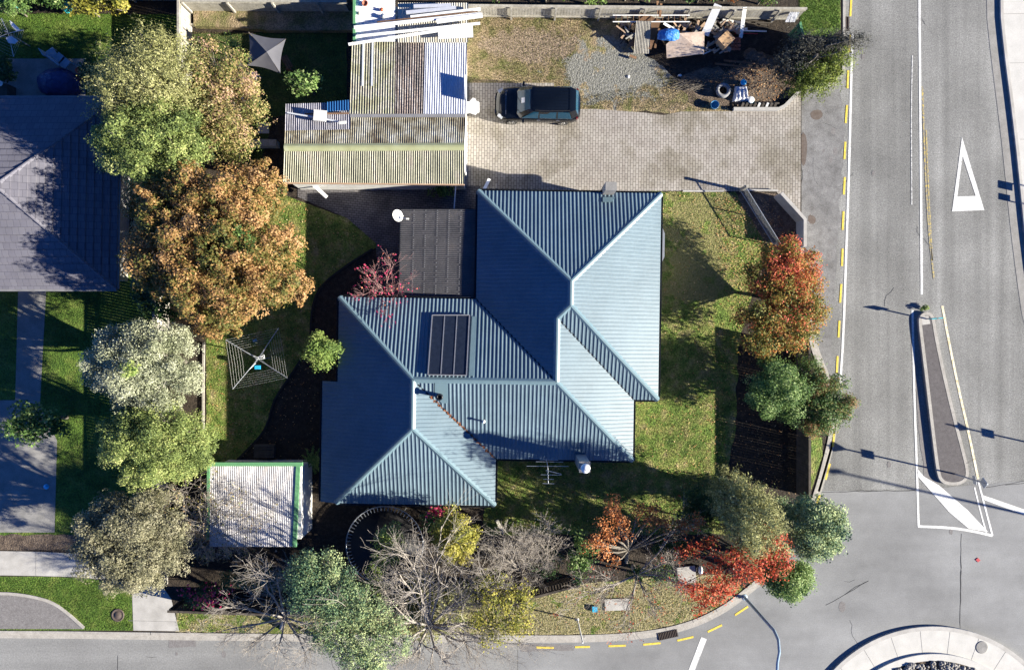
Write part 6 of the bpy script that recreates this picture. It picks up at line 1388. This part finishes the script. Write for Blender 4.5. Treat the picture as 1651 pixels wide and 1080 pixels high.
# lower middle
L = Lpx([(992, 804, 8, .8), (988, 822, 14, .75), (1003, 838, 14, .8), (1009, 858, 11, .8), (975, 848, 13, .7), (962, 870, 12, .7), (948, 878, 8, .7), (972, 888, 13, .75), (990, 906, 9, .5), (985, 865, 10, .6), (1045, 836, 16, .45), (1070, 842, 16, .4), (1028, 822, 10, .4), (1100, 850, 14, .3), (1055, 822, 10, .5), (1125, 842, 10, .35)], 4.1)
tree('rust_tree', 'rust orange sparse tree on the lower lawn right of the house corner', 'tree', L, LF['rust'], 240, .095, seed=41, trunk=.1, per=12, inner=.2, base=(1010, 905))
bare('bare_tree', 'pale bare tree spreading low over the lower verge left of the scarlet tree', (1020, 912), [(935, 940, 3.2), (915, 965, 2.6), (1010, 1000, 3.6), (1055, 985, 3.2), (1110, 850, 3.0), (1085, 900, 3.0), (1100, 940, 3)], 'twig', 42, 5, 3, .10, leaves=LF['red'], ldens=.12)
L = lobes_of(938, 895, 28, 46, 1.5, .9, 8, .36, R_(34), .5); tree('hedge', 'dark green clipped hedge beside the rust orange tree', 'hedge', L, LF['green'], 260, .10, seed=43, trunk=.05)
L = lobes_of(1050, 922, 45, 22, 1.2, .8, 6, .36, R_(134), .4); tree('shrub', 'green undergrowth beneath the pale bare tree', 'shrub', L, LF['green'], 200, .10, seed=143, trunk=.04)
bare('bare_bush', 'grey bare bushy tree right of the yellow shrub', (838, 905), [(775, 862, 3), (800, 855, 3.2), (830, 858, 3.2), (860, 870, 3), (880, 890, 2.8), (870, 925, 2.6), (790, 895, 3.2), (820, 880, 3.6), (845, 900, 3.4), (775, 920, 3), (815, 925, 3.2), (850, 940, 2.8)], 'twig', 44, 5, 3, .07, minr=.004)
bare('bare_bush', 'thin bare bush between the grey bushy tree and the hedge', (880, 905), [(860, 860, 2.4), (890, 850, 2.6), (905, 870, 2.2), (890, 915, 2), (870, 880, 2.4)], 'twig', 45, 5, 3, .05)
L = lobes_of(736, 862, 36, 48, 3.5, 1.4, 18, .26, R_(35), .6, .15); tree('yellow_shrub', 'tall yellow leaved shrub just below the house eave', 'shrub', L, LF['yellow'], 300, .10, seed=46, trunk=.1, per=50)
L = lobes_of(700, 835, 26, 20, 1.6, .8, 5, .42, R_(36), .5); tree('rose_bush', 'green rose bush with pink blooms under the house eave', 'shrub', L, LF['green'], 220, .10, seed=47, trunk=.04)
L = lobes_of(805, 980, 60, 66, 4.6, 1.2, 30, .2, R_(37), .5, .25); tree('yellow_shrub', 'thin yellow leaved tree over the verge below the grey bushy tree', 'shrub', L, LF['yellow'], 95, .09, seed=48, trunk=.09, per=14, inner=.25)
L = Lpx([(632, 862, 15, .75), (622, 872, 14, .8), (640, 880, 12, .7), (615, 890, 12, .8), (628, 895, 13, .7), (606, 912, 12, .7), (602, 930, 13, .75), (612, 945, 13, .65), (600, 948, 10, .7)], 3.1)
tree('broadleaf_tree', 'slim pale green tree standing over the trampoline edge', 'tree', L, LF['lime'], 420, .09, seed=49, trunk=.1, per=70)
L = Lpx([(490, 915, 22, .35), (505, 905, 18, .4), (535, 905, 15, .75), (538, 922, 15, .7), (485, 940, 24, .25), (480, 965, 20, .2), (510, 935, 22, .35), (500, 965, 26, .25), (530, 960, 26, .4), (560, 955, 22, .45), (585, 970, 20, .55), (512, 985, 14, .85), (540, 985, 24, .4), (570, 985, 22, .5), (520, 1010, 22, .45), (550, 1010, 24, .6), (585, 1000, 22, .7), (610, 985, 18, .7), (520, 1035, 16, .45), (550, 1040, 24, .55), (580, 1035, 24, .75), (610, 1025, 22, .7), (635, 1010, 18, .65), (570, 1065, 24, .6), (600, 1060, 24, .75), (640, 1040, 20, .6), (595, 1085, 24, .6), (560, 925, 10, .3)], 5.4)
tree('evergreen_tree', 'blue green dense tree at the bottom left of the trampoline', 'tree', L, LF['blugreen'], 700, .07, seed=55, trunk=.2, per=30, base=(550, 985))
L = lobes_of(690, 975, 80, 60, 1.8, 1.0, 20, .26, R_(151), .35, .2); tree('undergrowth', 'mixed green undergrowth below the big bare tree', 'shrub', L, LF['olive'], 150, .10, seed=152, trunk=.04, per=14)
bare('bare_tree', 'big grey bare tree spreading over the lower road in the middle', (705, 1005), [(820, 1040, 5), (850, 1010, 4.4), (790, 915, 4.4), (715, 890, 5), (620, 900, 5), (655, 870, 5.2), (700, 850, 5), (600, 960, 5), (625, 1050, 5.4), (670, 1075, 5.2), (725, 1080, 5.6), (775, 1060, 5), (790, 1000, 5), (780, 950, 5.2), (690, 930, 6)], 'twig', 56, 5, 3, .14, top=(692, 1008, 2.6), minr=.004)
bare('bare_tree', 'thin bare tree with pinkish twigs spreading over the lower road at left', (455, 1010), [(345, 1030, 4.5), (360, 975, 4.6), (400, 930, 5), (440, 905, 5), (480, 960, 4.8), (395, 1060, 5), (440, 1075, 5), (500, 1050, 5), (540, 1000, 5), (520, 940, 5)], 'twig', 57, 5, 3, .11, top=(460, 995, 2.4), minr=.004)
bare('bare_tree', 'bare tree with pale knotted branches between the two greatest bare crowns', (560, 1050), [(500, 1020, 6.2), (600, 1080, 6), (560, 960, 6.4)], 'twig', 58, 4, 3, .07, top=(570, 1040, 3), minr=.004)
bare('bare_shrub', 'brown twiggy tree spreading over the white roofed shed', (345, 850), [(285, 800, 3.4), (330, 790, 3.6), (375, 800, 3.4), (415, 865, 2.9), (380, 890, 3.0), (330, 900, 3), (300, 870, 3.2), (350, 845, 3.6), (320, 830, 3.6)], 'twig', 59, 5, 3, .07, leaves=LF['brownmix'], ldens=.35, minr=.004)
L = lobes_of(332, 955, 44, 20, 1.3, .7, 7, .36, R_(50), .35); fs = tree('flowering_bush', 'pink flowering bush on the verge below the twiggy tree', 'shrub', L, LF['darkgreen'], 200, .10, seed=65, trunk=.04)
V, T = leafcloud(lobes_of(335, 958, 44, 18, 1.7, .5, 7, .3, R_(51), .5), 22, .12, R_(52), per=5, inner=.8, asp=.9); rawquads('blossom', V, T, LF['pink'], parent=fs)
V, T = leafcloud(lobes_of(708, 825, 18, 12, 2.2, .3, 3, .5, R_(53), .5), 20, .14, R_(54), per=4, inner=.8, asp=.9); rawquads('blossom', V, T, LF['pink'], parent=[o for o in bpy.data.objects if o.name.startswith('rose_bush')][0])
bare('bare_tree', 'small bare tree with red twigs and last pink leaves leaning over the lean-to', (627, 470), [(580, 440, 3.2), (600, 430, 3.4), (632, 420, 3.4), (655, 445, 3.2), (650, 480, 3.2), (600, 465, 3.2), (585, 480, 3), (630, 500, 3.2)], 'red_twig', 62, 4, 3, .06, leaves=LF['pink'], ldens=.3, lsize=.09, minr=.004)
L = lobes_of(430, 930, 80, 22, 1.4, 1.0, 10, .34, R_(251), .4); tree('shrub', 'dark hedge plants filled in to stand for the shade just below the small shed', 'shrub', L, LF['darkgreen'], 200, .10, seed=252, trunk=.05)  # extra dark foliage added to stand in for tree shade on the soil
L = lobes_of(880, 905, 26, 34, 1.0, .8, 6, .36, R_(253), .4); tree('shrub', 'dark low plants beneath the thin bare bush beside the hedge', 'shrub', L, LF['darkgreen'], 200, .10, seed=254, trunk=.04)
# fern by the shed
t = empty('fern', P(507, 742, LAND), 'green fern fronds beside the left wall of the house above the shed', 'fern'); V = []; g = R_(99); c = P(507, 742, .7); pts = []; nr = []
for k in range(11):
    a = k * 2 * math.pi / 11 + g.uniform(-.2, .2)
    for j in range(16):
        q = j / 16
        for s_ in (-1, 1): pts.append((c.x + math.cos(a) * q * .8 - math.sin(a) * s_ * .09 * (1 - q), c.y + math.sin(a) * q * .8 + math.cos(a) * s_ * .09 * (1 - q), .8 + .5 * q - .9 * q * q)); nr.append((g.normal(0, .2), g.normal(0, .2), 1))
rawquads('fronds', quads(np.array(pts), np.array(nr), .16, .4, g), g.beta(3, 2, len(pts)), LF['lime'], parent=t)
L = lobes_of(712, 308, 18, 8, .6, .4, 3, .5, R_(100), .4); tree('shrub', 'small dark bush between the green garage roof and the lean-to', 'shrub', L, LF['green'], 200, .10, seed=101, trunk=.03)
L = lobes_of(1490, 497, 9, 4, .12, .15, 3, .5, R_(102), .6); tree('weed', 'green weeds at the upper tip of the long traffic island', 'weed', L, LF['lime'], 200, .06, seed=103, trunk=.005, clump=.08)
